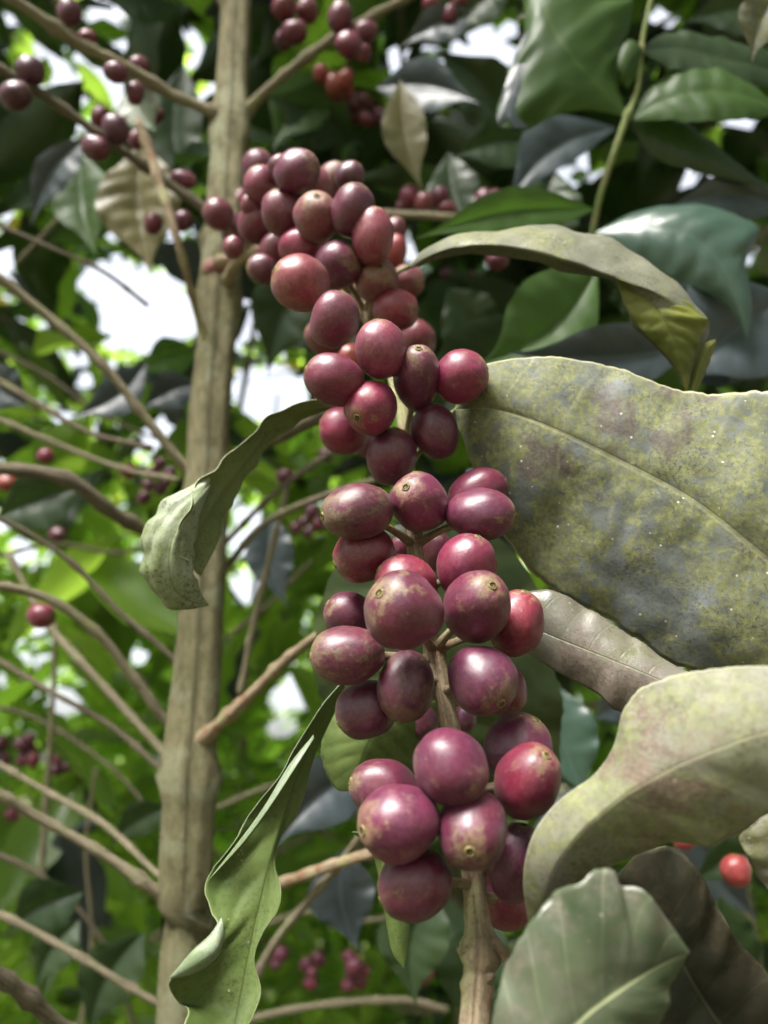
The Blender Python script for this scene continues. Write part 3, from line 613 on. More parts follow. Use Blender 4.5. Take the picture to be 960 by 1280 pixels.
ll((250, 480), (175, 515), 50, .6, .58, (M['blue'], M['dark']))
ll((250, 440), (170, 470), 50, .65, .6, (M['mid'], M['dark']))
ll((-20, 455), (40, 510), 60, .5, .5, (M['blue'], M['dark']))
ll((100, 610), (-15, 655), 76, .5, .48, (M['dark'], M['dark']), 0, .05)
ll((215, 1008), (135, 1060), 44, .5, .5, (M['dark'], M['dark']), 0, .1)
ll((105, 1115), (5, 1170), 66, .45, .44, (M['dark'], M['dark']), 0, .1)
ll((180, 1165), (110, 1300), 76, .48, .46, (M['dark'], M['dark']), 0, .1)
ll((100, 1150), (45, 1240), 56, .5, .48, (M['dark'], M['blue']), 0, .1)
ll((470, 955), (345, 1060), 90, .42, .38, (M['blue'], M['dark']), 0, .1)
ll((430, 1060), (450, 1190), 84, .42, .40, (M['blue'], M['dark']), 0, .1)
ll((540, 1110), (520, 1260), 90, .4, .38, (M['dark'], M['blue']), 0, .1)
ll((700, 860), (740, 1000), 90, .4, .38, (M['glossy'], M['dark']), 0, .1)
ll((790, 880), (740, 900), 40, .4, .38, (M['blue'], M['dark']), 0, .1)
ll((340, 640), (360, 760), 60, .5, .48, (M['blue'], M['dark']), 0, .1)
ll((960, 1060), (860, 1110), 50, .4, .4, (M['dark'], M['dark']), 0, .1)
ll((400, 330), (320, 400), 50, .6, .6, (M['dark'], M['dark']), 0, .1)
ll((620, 1140), (590, 1300), 90, .42, .4, (M['dark'], M['dark']), 0, .1)
ll((900, 1120), (960, 1250), 70, .36, .36, (M['dark'], M['blue']), 0, .1)
ll((860, 1010), (950, 1150), 90, .5, .5, (M['blue'], M['dark']), 0, .1)

# ------------------------------------------------------------------ background coffee bushes: crowns of many leaves
# open places in the foliage where the sky shows: (px, py, radius x, radius y)
HOLES = [(190, 390, 84, 50), (150, 355, 50, 28), (330, 488, 50, 34), (350, 500, 50, 28), (205, 540, 28, 22), (610, 76, 60, 34), (500, 48, 26, 13), (380, 138, 16, 12), (888, 300, 40, 22),
         (870, 212, 18, 12), (935, 150, 26, 18), (750, 212, 14, 12), (700, 240, 12, 10), (85, 530, 34, 14), (75, 880, 30, 18), (60, 830, 14, 12), (40, 940, 14, 10), (365, 870, 14, 24),
         (370, 850, 14, 12), (305, 680, 16, 14), (78, 105, 14, 15), (300, 640, 12, 9), (30, 1010, 14, 10), (840, 30, 16, 12), (905, 75, 14, 8), (305, 360, 14, 18), (305, 420, 12, 16), (150, 425, 14, 8),
         (640, 320, 10, 10), (700, 985, 8, 12), (510, 700, 8, 10), (960, 250, 10, 12), (500, 330, 14, 16), (300, 730, 9, 9), (350, 915, 16, 14)]
for _ in range(90):
    hx_, hy_ = random.uniform(-150, 1100), random.uniform(-100, 960); r_ = random.uniform(5, 15)
    if hx_ > 300 and (hy_ < 600 or random.random() < .5): continue
    HOLES.append((hx_, hy_, r_*1.2, r_))
def hole_ok(x, y, rad):
    for hx, hy, rx, ry in HOLES:
        if ((x-hx)/(rx*HS+rad))**2 + ((y-hy)/(ry*HS+rad))**2 < 1: return False
    return True
HS = .72
def leaf_grid(nu, nv):
    us = np.linspace(0, 1, nu); prof = np.interp(us, [0, .06, .25, .5, .75, .9, 1], [.03, .2, .8, 1, .7, .28, .0])
    return us, prof
US, PROF = leaf_grid(8, 2)
def crown_mesh(leaves):
    """leaves: (position, direction, normal, length, width, droop, material index)"""
    V = []; Fc = []; UV = []; FM = []
    for (p, d, n_, L, W, dr, mi) in leaves:
        s = d.cross(n_).normalized(); n2 = s.cross(d).normalized(); b = len(V); ph = random.random()*6
        for i, u in enumerate(US):
            c = p + d*(L*u) + n2*(-dr*L*u*u)
            for j in (-2, -1, 0, 1, 2):
                v = j/2
                lift = W*.18*abs(v) + W*.10*math.sin(u*14+ph+v)*v*v
                V.append(c + s*(v*W*.5*PROF[i]) + n2*lift); UV.append((u, v))
        for i in range(len(US)-1):
            for j in range(4):
                Fc.append((b+i*5+j, b+i*5+j+1, b+(i+1)*5+j+1, b+(i+1)*5+j)); FM.append(mi)
    return V, Fc, UV, FM

BT = [  # x px, depth, label of the bush
    (1010, 1.3, 'dark coffee bush in the right background behind the glossy drooping leaf'),
    (-190, 1.35, 'coffee bush left of the trunk, bright green leaves between bare twigs'),
    (560, 1.5, 'shaded coffee bush behind the top of the fruiting branch'),
    (330, 2.1, 'sunlit coffee bush right behind the trunk'),
    (-60, 2.6, 'far coffee bush at the left edge with bunches of small red fruit'),
    (800, 2.4, 'far coffee bush behind the lower right leaves'),
    (480, 3.6, 'distant coffee bush low behind the lowest cherries'),
    (140, 4.2, 'distant coffee bush under the large sky opening'),
    (900, 4.4, 'distant coffee bush at the right behind the others')]
troots = []
for x, d, lb in BT:
    q = P(x, 640, d)
    troots.append(Vector((q.x, q.y, 0)))
buckets = [[] for _ in BT]
def add_fill(N, d0, d1, mfun, x0=-260, x1=1220, y0=-250, y1=1500, size=(.10, .15)):
    k = 0; tries = 0
    while k < N and tries < N*6:
        tries += 1
        x, y = random.uniform(x0, x1), random.uniform(y0, y1); d = d0*(d1/d0)**random.random()
        p = P(x, y, d)
        if p.z < .05 or p.z > 3.6: continue
        L = random.uniform(*size); W = L*random.uniform(.36, .46)
        az = random.uniform(0, 6.283); el = random.uniform(-.9, .35)
        dr = Vector((math.cos(az)*math.cos(el), math.sin(az)*math.cos(el), math.sin(el)))
        nn = (Vector((0, 0, 1)) + Vector((random.uniform(-1, 1), random.uniform(-1, 1), random.uniform(-.6, .6)))*.75).normalized()
        c = p + dr*L*.5
        cx, cy, _ = proj(c)
        if not hole_ok(cx, cy, .17*L*F/d): continue
        if not hole_ok(*proj(p)[:2], 2) or not hole_ok(*proj(p+dr*L)[:2], 2): continue
        mi = mfun(x, y, d)
        if mi is None: continue
        bi = min(range(len(BT)), key=lambda i: (Vector((p.x, p.y, 0))-troots[i]).length)
        buckets[bi].append((p, dr, nn, L, W, random.uniform(.0, .35), mi)); k += 1
MATS = [M['dark'], M['mid_far'], M['bright'], M['blue'], M['yellow'], M['olive']]
def pick(x, y, d):  # sunlit and shaded areas of foliage imitated by choice of leaf colour
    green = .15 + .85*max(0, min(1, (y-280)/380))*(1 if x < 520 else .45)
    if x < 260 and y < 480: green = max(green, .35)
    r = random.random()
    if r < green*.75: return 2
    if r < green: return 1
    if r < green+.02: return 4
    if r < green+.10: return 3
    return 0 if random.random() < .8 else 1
def near_pick(x, y, d):  # same for the nearer leaves: lit tones low left, shade tones elsewhere
    r = random.random()
    if x < 500 and y > 420: return 1 if r < .5 else (2 if r < .85 else (0 if r < .93 else 3))
    return 0 if r < .62 else (3 if r < .78 else 1)
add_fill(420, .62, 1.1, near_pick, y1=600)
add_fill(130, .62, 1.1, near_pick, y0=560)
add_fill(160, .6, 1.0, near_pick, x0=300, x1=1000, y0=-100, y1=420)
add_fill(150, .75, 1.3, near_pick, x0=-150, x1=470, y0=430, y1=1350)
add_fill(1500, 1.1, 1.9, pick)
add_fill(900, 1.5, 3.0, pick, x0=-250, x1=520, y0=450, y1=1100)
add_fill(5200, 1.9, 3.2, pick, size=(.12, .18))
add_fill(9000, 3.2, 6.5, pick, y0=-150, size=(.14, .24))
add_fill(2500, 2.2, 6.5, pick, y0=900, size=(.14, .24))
def add_twigs():
    for i, (q, lv) in enumerate(zip(troots, buckets)):
        for k in range(14):
            a = random.choice(lv)[0]; az = random.uniform(0, 6.283); L = random.uniform(.25, .6)
            b = a+Vector((math.cos(az)*L, math.sin(az)*L, random.uniform(-.1, .35)*L*2))
            if (a-CAM).length < .6 or (b-CAM).length < .6: continue
            TW.append((i, a, b))
TW = []
add_twigs()
# added unseen leaf canopy: dims light near the camera, open towards the sun
SHT = root('added_shade_canopy', (2.6, -1.8, 0), 'unseen leaf canopy added around the camera to shade the near cherries', 'tree')
lv = []
while len(lv) < 3400:
    az = random.uniform(0, 6.283); el = random.uniform(.12, 1.57); rr = random.uniform(1.7, 2.9)
    dv = Vector((math.cos(az)*math.cos(el), math.sin(az)*math.cos(el), math.sin(el)))
    if random.random() > math.cos(el)*1.0+.12: continue
    if dv.angle(sd) < R_(15)*(1+.25*math.sin(az*5+el*9)): continue
    p = CAM + dv*rr
    X = proj(p)
    if X[2] > 0 and -60 < X[0] < 1020 and -60 < X[1] < 1340: continue
    if dv.z < .3 and random.random() < .5: continue
    a = random.uniform(0, 6.283)
    lv.append((p, Vector((math.cos(a), math.sin(a), random.uniform(-.5, .2))).normalized(), (dv+Vector((random.uniform(-.6, .6), random.uniform(-.6, .6), .3))).normalized(), random.uniform(.17, .28), random.uniform(.08, .13), .2, 0 if random.random() < .6 else 1))
V, Fc, UV, FM = crown_mesh(lv)
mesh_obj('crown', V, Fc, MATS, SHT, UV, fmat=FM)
tube('trunk', [(Vector((2.6, -1.8, -.1)), .11), (Vector((2.5, -1.7, 1.5)), .09), (Vector((2.1, -1.4, 3)), .06), (Vector((1.2, -.6, 3.9)), .03)], M['trunk'], SHT, seg=20, step=.1, ridges=.05)  # stem for the added canopy, also out of view
for (x, d, lb), q, lv in zip(BT, troots, buckets):
    r = root('coffee_bush', q, lb, 'bush', 'coffee bushes in the background')
    V, Fc, UV, FM = crown_mesh(lv)
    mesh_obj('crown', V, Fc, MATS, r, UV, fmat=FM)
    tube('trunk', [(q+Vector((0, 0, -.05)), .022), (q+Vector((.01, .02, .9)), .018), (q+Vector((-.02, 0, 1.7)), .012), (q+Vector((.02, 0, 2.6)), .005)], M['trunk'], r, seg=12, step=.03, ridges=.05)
    for bi_, a_, b_ in TW:
        if troots[bi_] is q: tube('branch', [(a_, .005), (a_.lerp(b_, .5)+Vector((0, 0, .02)), .004), (b_, .002)], M['twig'], r, seg=7, step=.02, rough=.2, knots=[(.3, .006, .4), (.6, .006, .4)])
    for k in range(10):
        z = .5+k*.2; a = k*2.4
        e = q+Vector((math.cos(a)*.5, math.sin(a)*.5, z+.12))
        tube('branch', [(q+Vector((0, 0, z)), .007), (q.lerp(e, .5)+Vector((0, 0, z*.5+.06)), .005), (e, .002)], M['twig'], r, seg=7, step=.03)

# ------------------------------------------------------------------ cherries
def cherry_mesh():
    nt_, nr = 40, 26; V = []; Fc = []
    for i in range(1, nr):
        th = math.pi*i/nr; r = math.sin(th); z = math.cos(th)
        z -= .055*math.exp(-(th/.16)**2); z += .05*math.exp(-((math.pi-th)/.25)**2)
        r *= 1+.02*math.sin(2*th)
        for k in range(nt_):
            a = 2*math.pi*k/nt_; e = 1+.025*math.cos(2*a)+.008*math.cos(3*a+1)*math.sin(th*2)
            V.append((r*e*math.cos(a), r*e*math.sin(a), z))
    V.append((0, 0, .94)); V.append((0, 0, -.95)); n = len(V)
    for i in range(nr-2):
        for k in range(nt_): k2 = (k+1) % nt_; Fc.append((i*nt_+k, (i+1)*nt_+k, (i+1)*nt_+k2, i*nt_+k2))
    for k in range(nt_):
        k2 = (k+1) % nt_; Fc.append((n-2, k, k2)); Fc.append((n-1, (nr-2)*nt_+k2, (nr-2)*nt_+k))
    return V, Fc
CV, CF = cherry_mesh()
CM = {}
def variant(seed):
    out = []
    for v in CV:
        p = Vector(v); n_ = p.normalized()
        k = 1+.07*noise.noise(n_*1.1+Vector((seed*7.3, 1, 2)))+.02*noise.noise(n_*3+Vector((seed*3.1, 5, 2)))
        for j in range(3):          # sides pressed flat by the neighbours
            f = Vector((math.cos(seed*2+j*2.1), math.sin(seed*2+j*2.1), .5*math.sin(seed+j))).normalized()
            k -= .10*max(0, n_.dot(f)-.80)
        e = 1-min(1, max(0, abs(n_.z)-.72)/.24)
        out.append(tuple(p*(1+(k-1)*e)))
    return out
for k in ('pk', 'br', 'rd', 'rb', 'mg', 'dk', 'pt', 'or'):
    CM[k] = []
    for q in range(5):
        me = bpy.data.meshes.new('cherry_'+k); me.from_pydata(variant(q+1), [], CF); me.materials.append(M[k])
        me.polygons.foreach_set('use_smooth', np.ones(len(me.polygons), dtype=bool)); CM[k].append(me)
# calyx scar: a low ring round a pit
def calyx_mesh():
    V = []; Fc = []; FM = []; n = 20
    prof = [(.19, .955), (.165, .982), (.135, 1.0), (.11, .992), (.09, .968), (.06, .972), (.03, .96)]
    for r, z in prof:
        for k in range(n):
            a = 2*math.pi*k/n; w_ = 1+.035*math.sin(5*a)+.03*math.sin(3*a+1)
            V.append((r*w_*math.cos(a), r*w_*math.sin(a), z))
    for i in range(len(prof)-1):
        for k in range(n): Fc.append((i*n+k, i*n+(k+1) % n, (i+1)*n+(k+1) % n, (i+1)*n+k)); FM.append(1 if i in (3, 4) else 0)
    V.append((0, 0, .955)); c = len(V)-1
    for k in range(n): Fc.append(((len(prof)-1)*n+k, (len(prof)-1)*n+(k+1) % n, c)); FM.append(1)
    me = bpy.data.meshes.new('calyx'); me.from_pydata(V, [], Fc); me.materials.append(M['calyx']); me.materials.append(M['pit'])
    me.polygons.foreach_set('material_index', np.array(FM, dtype=np.int32)); me.polygons.foreach_set('use_smooth', np.ones(len(FM), dtype=bool)); return me
CXM = calyx_mesh()
def place(x, y, d, Rr, ratio, phi, t, col, label, group, calyx=True, stalk=None):
    ratio = math.sqrt(1+(ratio*ratio-1)/max(.4, 1-t*t)) if ratio > 1 else ratio
    s = math.sqrt(max(0, 1-t*t)); A = (RT*(math.cos(R_(phi))*s) + UP*(math.sin(R_(phi))*s) - FW*t).normalized()
    c = P(x, y, d)
    o = bpy.data.objects.new('coffee_cherry', random.choice(CM[col])); C.objects.link(o)
    q = A.to_track_quat('Z', 'Y') @ Matrix.Rotation(random.random()*6.28, 3, 'Z').to_quaternion()
    o.rotation_mode = 'QUATERNION'; o.rotation_quaternion = q; o.location = c; o.scale = (Rr, Rr, Rr*ratio)
    tag(o, label, 'coffee cherry', group)
    if calyx:
        k = bpy.data.objects.new('calyx', CXM); C.objects.link(k); k.parent = o
        k.scale = (.85, .85, 1)
    if stalk is not None:
        L_ = (stalk-c).length; u = (stalk-c)/L_
        st = tube('stalk', [(c+u*Rr*.7, .0013), (c+u*(Rr*.7+L_)*.5+UP*.0006, .0010), (stalk, .0015)], M['stem'], None, seg=8, step=.001)
        st.parent = o; st.matrix_parent_inverse = Matrix.LocRotScale(o.location, q, o.scale).inverted()
    return o
HS_ = spline([[*P(a, b, d)] for a, b, c, d in hero_pts], 160)
def nearest(p):
    q = HS_[np.argmin(np.linalg.norm(HS_-np.array(p), axis=1))]; return Vector(q)
G1 = 'cherries on the near fruiting branch'
# x, y, R px, length ratio, axis angle, towards camera, layer, skin, label
H = [
 (322,209,18,1.08,60,.3,3,'mg','round dusty cherry at the very top left of the upper cluster'),
 (371,215,24,1.12,20,.2,2,'mg','large purplish cherry at the very top of the upper cluster'),
 (350,211,14,1.1,90,.2,4,'mg','half-hidden cherry behind the two topmost cherries'),
 (328,233,21,1.05,100,.5,1,'pk','pink-brown cherry just below the topmost left cherry'),
 (390,237,22,1.15,20,.3,2,'pk','dull pink cherry in the middle of the upper cluster under its top one'),
 (418,226,19,1.08,60,.4,3,'br','brownish cherry behind, at the top right of the upper cluster'),
 (437,221,16,1.1,40,.2,4,'mg','small cherry edge at the far top right of the upper cluster'),
 (353,267,23,1.14,110,.3,1,'pk','reddish-brown upright cherry left of the round one with a pale tip'),
 (396,272,26,1.03,80,.85,0,'br','round brown cherry with a pale tip in the centre of the upper cluster'),
 (441,264,25,1.2,75,.2,2,'mg','tall maroon cherry at the right side of the upper cluster'),
 (273,268,17,1.04,150,.3,2,'pk','round pink cherry at the left end of the upper cluster against the trunk'),
 (299,255,13,1.35,70,.1,3,'pk','slim upright cherry second from the left end of the upper cluster'),
 (312,257,10,1.3,90,.1,4,'pk','sliver of a cherry tucked behind the slim upright one'),
 (292,287,15,1.25,100,.3,2,'mg','maroon cherry below the round pink one by the trunk'),
 (320,280,20,1.12,60,.2,1,'pk','purplish-pink cherry left of the reddish-brown upright one'),
 (321,304,14,1.1,-60,.2,3,'pk','small pink cherry under the purplish-pink one'),
 (344,314,18,1.3,65,.2,2,'pk','narrow pink cherry leaning left of the bright magenta one'),
 (377,310,23,1.15,0,.2,2,'rb','bright magenta-red cherry under the round brown one'),
 (422,332,26,1.04,10,.5,0,'mg','dark plum cherry left of the grey-tipped one at the foot of the upper cluster'),
 (376,354,31,1.06,160,.4,0,'pk','largest round red-brown cherry at the lower left of the upper cluster'),
 (466,296,24,1.34,85,.1,1,'pk','tall egg-shaped pinkish cherry at the right edge of the upper cluster'),
 (494,289,13,1.2,80,.1,3,'pk','small cherry behind the tall egg-shaped one'),
 (493,314,14,1.35,80,.1,3,'or','pale orange-pink cherry behind the tall egg-shaped one'),
 (470,351,24,1.03,60,.93,0,'br','round purplish cherry with a broad grey-brown tip below the egg-shaped one'),
 (509,352,19,1.05,-10,.3,2,'br','greenish-brown blurred cherry at the far right of the upper cluster'),
 (329,336,17,1.1,180,.2,4,'mg','dark pink cherry in shade below the left of the upper cluster'),
 (291,309,11,1.2,-90,.1,4,'pk','tiny pink cherry hanging below the left end of the upper cluster'),
 (270,338,15,1.05,-150,.4,3,'br','single brownish cherry in front of the trunk'),
 (243,340,9,1.2,180,.2,3,'mg','small dark cherry at the left edge of the trunk, level with the brownish one'),
 (418,400,28,1.2,70,.2,0,'pk','egg-shaped red-brown cherry hanging just left of the bare pale stem'),
 (406,422,21,1.15,160,.2,2,'pk','reddish cherry peeping out behind the one left of the bare stem'),
 (494,388,24,1.15,-10,.2,2,'rd','crimson cherry behind the right of the bare pale stem'),
 (476,437,31,1.14,100,.3,0,'pk','large rosy cherry with a wisp of web, directly below the bare stem'),
 (522,424,21,1.15,120,.1,2,'pk','dusty pink cherry behind the right shoulder of the rosy one'),
 (440,450,20,1.1,160,.1,3,'or','orange-tinged cherry sliver behind the rosy one'),
 (418,475,30,1.24,160,.2,1,'rd','oval red cherry at the left of the second cluster'),
 (521,473,29,1.25,88,.72,0,'mg','upright cherry with a round scar right of the rosy one'),
 (576,471,31,1.08,20,.2,1,'rd','crimson cherry at the far right touching the base of the broad leaf'),
 (464,510,32,1.05,-135,.78,0,'rd','round red cherry with a ringed scar at its lower left'),
 (430,538,28,1.1,160,.1,2,'rd','deep red cherry at the lower left of the second cluster'),
 (544,540,29,1.2,110,.1,1,'dk','dark purple cherry at the lower right of the second cluster'),
 (461,553,18,1.1,-90,.1,4,'mg','dark sliver of a cherry below the one with the ringed scar'),
 (489,571,30,1.18,80,.2,0,'mg','plum cherry hanging alone between the second and third clusters'),
 (447,639,35,1.25,188,.32,0,'pt','oval purple cherry with a scurfy left end in the third cluster'),
 (525,629,34,1.12,135,.80,0,'mg','maroon cherry with a clear scar at its upper left in the third cluster'),
 (597,617,28,1.35,25,.1,2,'rd','pink cherry pressed behind the oval one at the right of the third cluster'),
 (600,643,32,1.32,-2,.25,1,'mg','oval maroon cherry at the right of the third cluster beside the broad leaf'),
 (455,692,33,1.15,200,.2,2,'rd','red cherry below the scurfy oval one'),
 (500,686,13,1.2,90,.1,4,'rd','small crimson sliver left of the stem in the third cluster'),
 (547,690,20,1.2,90,.1,4,'rd','shaded red cherry right of the stem in the third cluster'),
 (583,708,35,1.14,70,.2,2,'rb','bright pink-red cherry with a tan streak above the scarred round one'),
 (508,730,34,1.15,150,.1,3,'rb','light red cherry half covered by the biggest maroon one'),
 (505,764,46,1.06,140,.62,1,'mg','biggest maroon cherry in the centre of the fourth cluster'),
 (595,759,39,1.17,65,.78,1,'mg','glossy purple-red cherry with a round scar near its top'),
 (645,779,34,1.2,75,.1,2,'rb','crimson cherry at the right edge of the fourth cluster'),
 (437,770,29,1.1,150,.1,3,'mg','speckled pink-purple cherry at the left of the fourth cluster'),
 (435,819,34,1.33,180,.18,1,'pt','oval mottled purple cherry with its scar at the far left'),
 (507,857,33,1.28,-100,.35,1,'pt','upright purple cherry with a big tan patch left of the stem'),
 (459,886,34,1.14,205,.3,2,'dk','very dark cherry at the lower left of the fourth cluster'),
 (603,849,40,1.05,-50,.80,1,'dk','large dark purple cherry with its scar low down, right of the stem'),
 (627,858,29,1.2,-60,.1,3,'rd','crimson cherry behind the large dark purple one'),
 (529,902,19,1.25,-90,.1,4,'dk','shaded cherry under the stem between the fourth and lowest clusters'),
 (581,898,14,1.2,-90,.1,4,'dk','small dark cherry in shade right of the stem'),
 (563,958,45,1.08,-40,.2,1,'mg','maroon cherry with a tan top in the middle of the lowest cluster'),
 (647,937,42,1.08,60,.1,3,'mg','dusty pink cherry at the upper right of the lowest cluster'),
 (659,976,39,1.25,65,.50,1,'rd','glossy crimson cherry at the right of the lowest cluster with a green-tan top'),
 (481,986,36,1.25,165,.1,3,'mg','mottled pink cherry at the upper left of the lowest cluster'),
 (499,1028,47,1.08,180,.48,1,'mg','large maroon cherry with a tan scar at the left of the lowest cluster'),
 (590,1036,44,1.12,200,.985,0,'mg','round cherry facing the viewer with its scar in the centre'),
 (519,1105,42,1.12,200,.2,3,'mg','lowest left cherry, maroon, below the large one with the tan scar'),
 (645,1078,34,1.45,80,.1,3,'dk','long dark purple cherry squeezed behind the pale leaf'),
 (630,1124,33,1.1,-60,.1,4,'rd','dark red cherry beside the stem under the long purple one'),
]
placed = []
for h in sorted(H, key=lambda t: t[6]):
    x, y, Rp, ra, ph, t, lay, col, lb = h; Rp *= 1.12 if y < 370 else 1.08 if y < 430 else 1.05 if y < 900 else 1.02
    rr = Rp*ra**.45
    d = F*.0077/rr if lay < 4 else F*.0077/max(rr, 24)
    d = max(.148, d)
    if y > 560: d = .5*d + .5*np.interp(y, [560, 700, 850, 960, 1120], [.222, .196, .172, .160, .152])
    if x > 340 and y < 360: d = .6*d+.4*.275
    if lay == 0 and 320 < y < 380: d = min(d, .258)
    if lay == 0 and 380 <= y < 450: d = min(d, .236)
    for it in range(80):
        ok = True; Rw = rr*d/F; c = P(x, y, d)
        for (c2, R2) in placed:
            if (c-c2).length < (.62 if y < 400 else .80)*(Rw+R2): ok = False; break
        if ok: break
        d += .0005
    placed.append((P(x, y, d), rr*d/F))
    q_ = P(x, y, d); nq = nearest(q_)
    place(x, y, d, Rp*d/F, ra, ph, t, col, lb, G1, stalk=nq if Rp*d/F*.8 < (nq-q_).length < .03 else None)

# cherries on the other branches: x, y, R, ratio, angle, depth, skin, label
G2 = 'cherries on the branches behind'
Bk = [
 (87,16,15,1.12,80,.41,'mg','maroon cherry above the pale branch in the top left corner'),
 (110,47,10,1.2,0,.43,'rd','small red cherry just under the pale top left branch'),
 (145,91,13,1.22,170,.40,'mg','maroon cherry under the pale branch, left of the bunch near its middle'),
 (173,84,13,1.1,40,.43,'mg','pinkish cherry on top of the pale branch'),
 (169,117,11,1.3,70,.41,'mg','upright maroon cherry hanging below the pale branch'),
 (38,89,17,1.05,90,.385,'dk','dark cherry sitting on the dark branch at the left edge'),
 (20,120,18,1.15,20,.38,'dk','dark cherry hanging under the dark branch at the left edge'),
 (145,162,17,1.1,100,.39,'dk','plum cherry sitting on the middle of the dark branch'),
 (120,186,15,1.25,170,.39,'mg','oval red-purple cherry hanging under the middle of the dark branch'),
 (126,147,12,1.2,60,.42,'rd','pink cherry behind the plum one on the dark branch'),
 (171,175,10,1.3,80,.42,'rd','slim red cherry right of the plum one on the dark branch'),
 (229,225,12,1.4,-10,.42,'rd','oval red cherry above the dark branch next to the trunk'),
 (192,280,11,1.25,60,.42,'rd','red cherry left of the pair beside the pale hanging twig'),
 (228,276,13,1.1,30,.42,'mg','dark red cherry right of the pale hanging twig'),
 (196,145,9,1.2,50,.46,'rd','faint red cherry behind the silvery leaf'),
 (355,10,15,1.1,60,.45,'rd','red cherry at the top edge just right of the trunk'),
 (384,14,14,1.1,60,.46,'rd','second red cherry from the trunk along the top edge'),
 (367,41,14,1.3,10,.45,'rd','oval red cherry under the two at the top edge right of the trunk'),
 (355,50,11,1.2,60,.47,'mg','shaded cherry behind the oval red one near the trunk top'),
 (425,22,15,1.25,80,.43,'mg','upright maroon cherry above the rising right branch'),
 (457,40,13,1.25,20,.43,'mg','maroon cherry right of the rising branch'),
 (436,57,16,1.12,-20,.42,'rd','round red cherry under the rising right branch'),
 (455,66,9,1.3,90,.45,'rd','small red cherry below the rising right branch'),
 (401,92,10,1.1,90,.55,'or','blurred orange-red cherry, topmost of the bunch below the rising branch'),
 (562,19,10,1.3,80,.5,'rd','red cherry hanging from the top edge, lower one of three'),
 (540,4,11,1.2,30,.5,'rd','red cherry cut by the top edge, left one of three'),
 (575,2,10,1.2,30,.5,'rd','red cherry cut by the top edge, right one of three'),
 (512,246,13,1.1,90,.46,'rd','blurred red cherry, leftmost of the bunch right of the upper cluster'),
 (530,254,12,1.15,90,.45,'pk','blurred pink cherry in the middle of the bunch right of the upper cluster'),
 (549,246,12,1.15,60,.47,'rd','blurred red cherry, rightmost and topmost of the bunch right of the upper cluster'),
 (505,261,11,1.1,90,.48,'mg','shaded cherry low at the left of the bunch right of the upper cluster'),
 (558,262,11,1.2,0,.47,'pk','low pinkish cherry at the right end of the bunch right of the upper cluster'),
 (605,249,11,1.25,90,.48,'rd','left one of the two blurred red cherries above the arched leaf'),
 (619,250,11,1.25,90,.5,'rd','right one of the two blurred red cherries above the arched leaf'),
 (655,251,8,1.2,0,.5,'rd','tiny blurred red cherry above the wavy green leaf'),
 (636,284,8,1.2,0,.40,'rd','tiny red cherry on the top edge of the arched leaf'),
 (622,326,12,1.2,0,.42,'mg','dull red cherry in shade under the arched leaf'),
 (52,770,16,1.1,0,.40,'rd','single dark red cherry under the pale branch at the left edge'),
 (8,604,11,1.4,0,.5,'or','orange-red cherry under the thick dark branch at the left edge'),
 (57,570,10,1.1,0,.5,'rd','small red cherry above the thick dark branch at the left'),
 (160,590,9,1.1,0,.5,'rd','small red cherry left of the trunk above the thick dark branch'),
 (72,668,10,1.2,0,.55,'mg','dim purple cherry below the thick dark branch'),
 (357,596,11,1.1,0,.46,'mg','single purple cherry right of the trunk beneath the brown branch'),
 (407,568,9,1.1,0,.48,'mg','small purple cherry below the base of the twisted leaf'),
 (920,1088,18,1.08,90,.30,'or','blurred orange-red cherry at the lower right edge'),
 (855,1050,12,1.15,0,.36,'or','orange-red cherry peeping out under the pale leaf'),
]
for x, y, Rp, ra, ph, d, col, lb in Bk:
    place(x, y, d, Rp*d/F, ra, ph, random.uniform(-.3, .3), col, lb, G2, calyx=(Rp > 12))
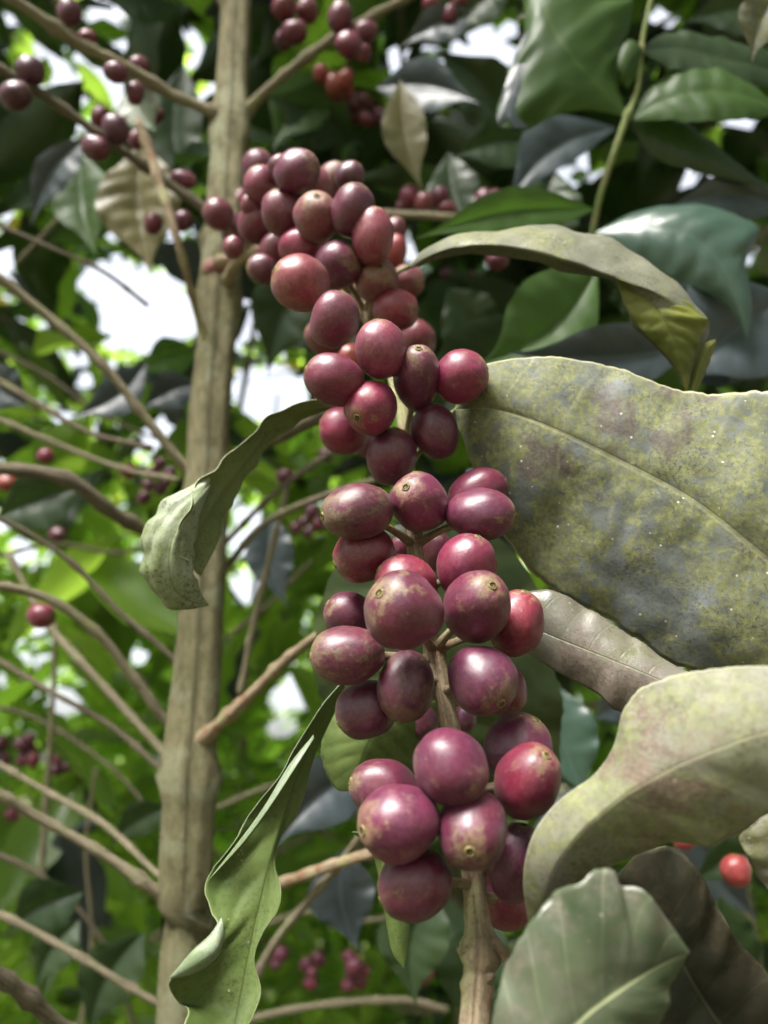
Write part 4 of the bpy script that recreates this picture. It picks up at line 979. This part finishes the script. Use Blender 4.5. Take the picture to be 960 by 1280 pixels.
# soft distant bunches: cherries alike within a bunch
def bunch(pts, R0, d, cols, lb):
    """lb names the bunch; the outermost cherries are told apart by their place in it"""
    idx = list(range(len(pts))); nm = {}
    for word, key in (('topmost', lambda k: pts[k][1]), ('lowest', lambda k: -pts[k][1]), ('leftmost', lambda k: pts[k][0]), ('rightmost', lambda k: -pts[k][0])):
        left = [k for k in idx if k not in nm]
        if left: nm[min(left, key=key)] = word
    for k, (x, y) in enumerate(pts):
        r = R0*random.uniform(.85, 1.15); dd = d*random.uniform(.97, 1.03)
        place(x, y, dd, r*dd/F, random.uniform(1.05, 1.3), random.uniform(0, 360), 0, random.choice(cols), '%s cherry of the %s' % (nm.get(k, 'inner'), lb), 'cherries in distant bunches', calyx=False)
bunch([(417,106),(431,100),(432,112),(420,114)], 11, .56, ['rd', 'or'], 'small blurred bunch just below the rising right branch')
bunch([(440,128),(455,126),(448,140),(466,138),(476,146),(458,150),(440,142)], 10, .6, ['rd', 'mg'], 'dangling crimson bunch beneath the small blurred one')
bunch([(200,580),(212,592),(186,606),(200,612),(180,622),(206,604),(190,590)], 8, .6, ['dk', 'mg'], 'dim purple bunch just left of the trunk')
bunch([(28,930),(38,938),(30,948),(42,950),(36,925)], 8, .75, ['rd', 'mg'], 'left red bunch hanging in a row at the lower left')
bunch([(64,950),(76,948),(70,962),(82,958)], 8, .75, ['rd', 'mg'], 'middle red bunch hanging in a row at the lower left')
bunch([(98,955),(110,960),(104,970),(114,972),(102,964)], 8, .75, ['mg', 'rd'], 'right dark bunch hanging in a row at the lower left')
bunch([(2,928),(0,940),(4,950)], 8, .75, ['mg'], 'purple bunch cut by the left edge beside the hanging row')
bunch([(14,1018),(26,1022),(36,1020)], 7, .8, ['rd'], 'low pink-red bunch near the left edge')
bunch([(340,1195),(352,1192),(345,1205)], 8, .7, ['mg'], 'purple bunch next to the long wavy leaf')
bunch([(382,1205),(398,1198),(390,1216),(388,1228)], 8, .7, ['mg', 'rd'], 'middle one of three bunches at the bottom')
bunch([(436,1195),(446,1205),(440,1218),(454,1214),(436,1230),(450,1226),(442,1207)], 9, .7, ['rd', 'mg'], 'biggest red bunch at the bottom')
bunch([(512,1216),(524,1220),(534,1214)], 9, .6, ['rd'], 'dark red bunch left of the stem at the bottom')
bunch([(390,640),(380,652),(398,655),(386,665),(370,660)], 8, .6, ['dk', 'mg'], 'dim purple bunch left of the scurfy oval cherry')
bunch([(560,345),(575,352),(590,348),(568,362)], 9, .7, ['mg'], 'very dim bunch in shade below the arched leaf')
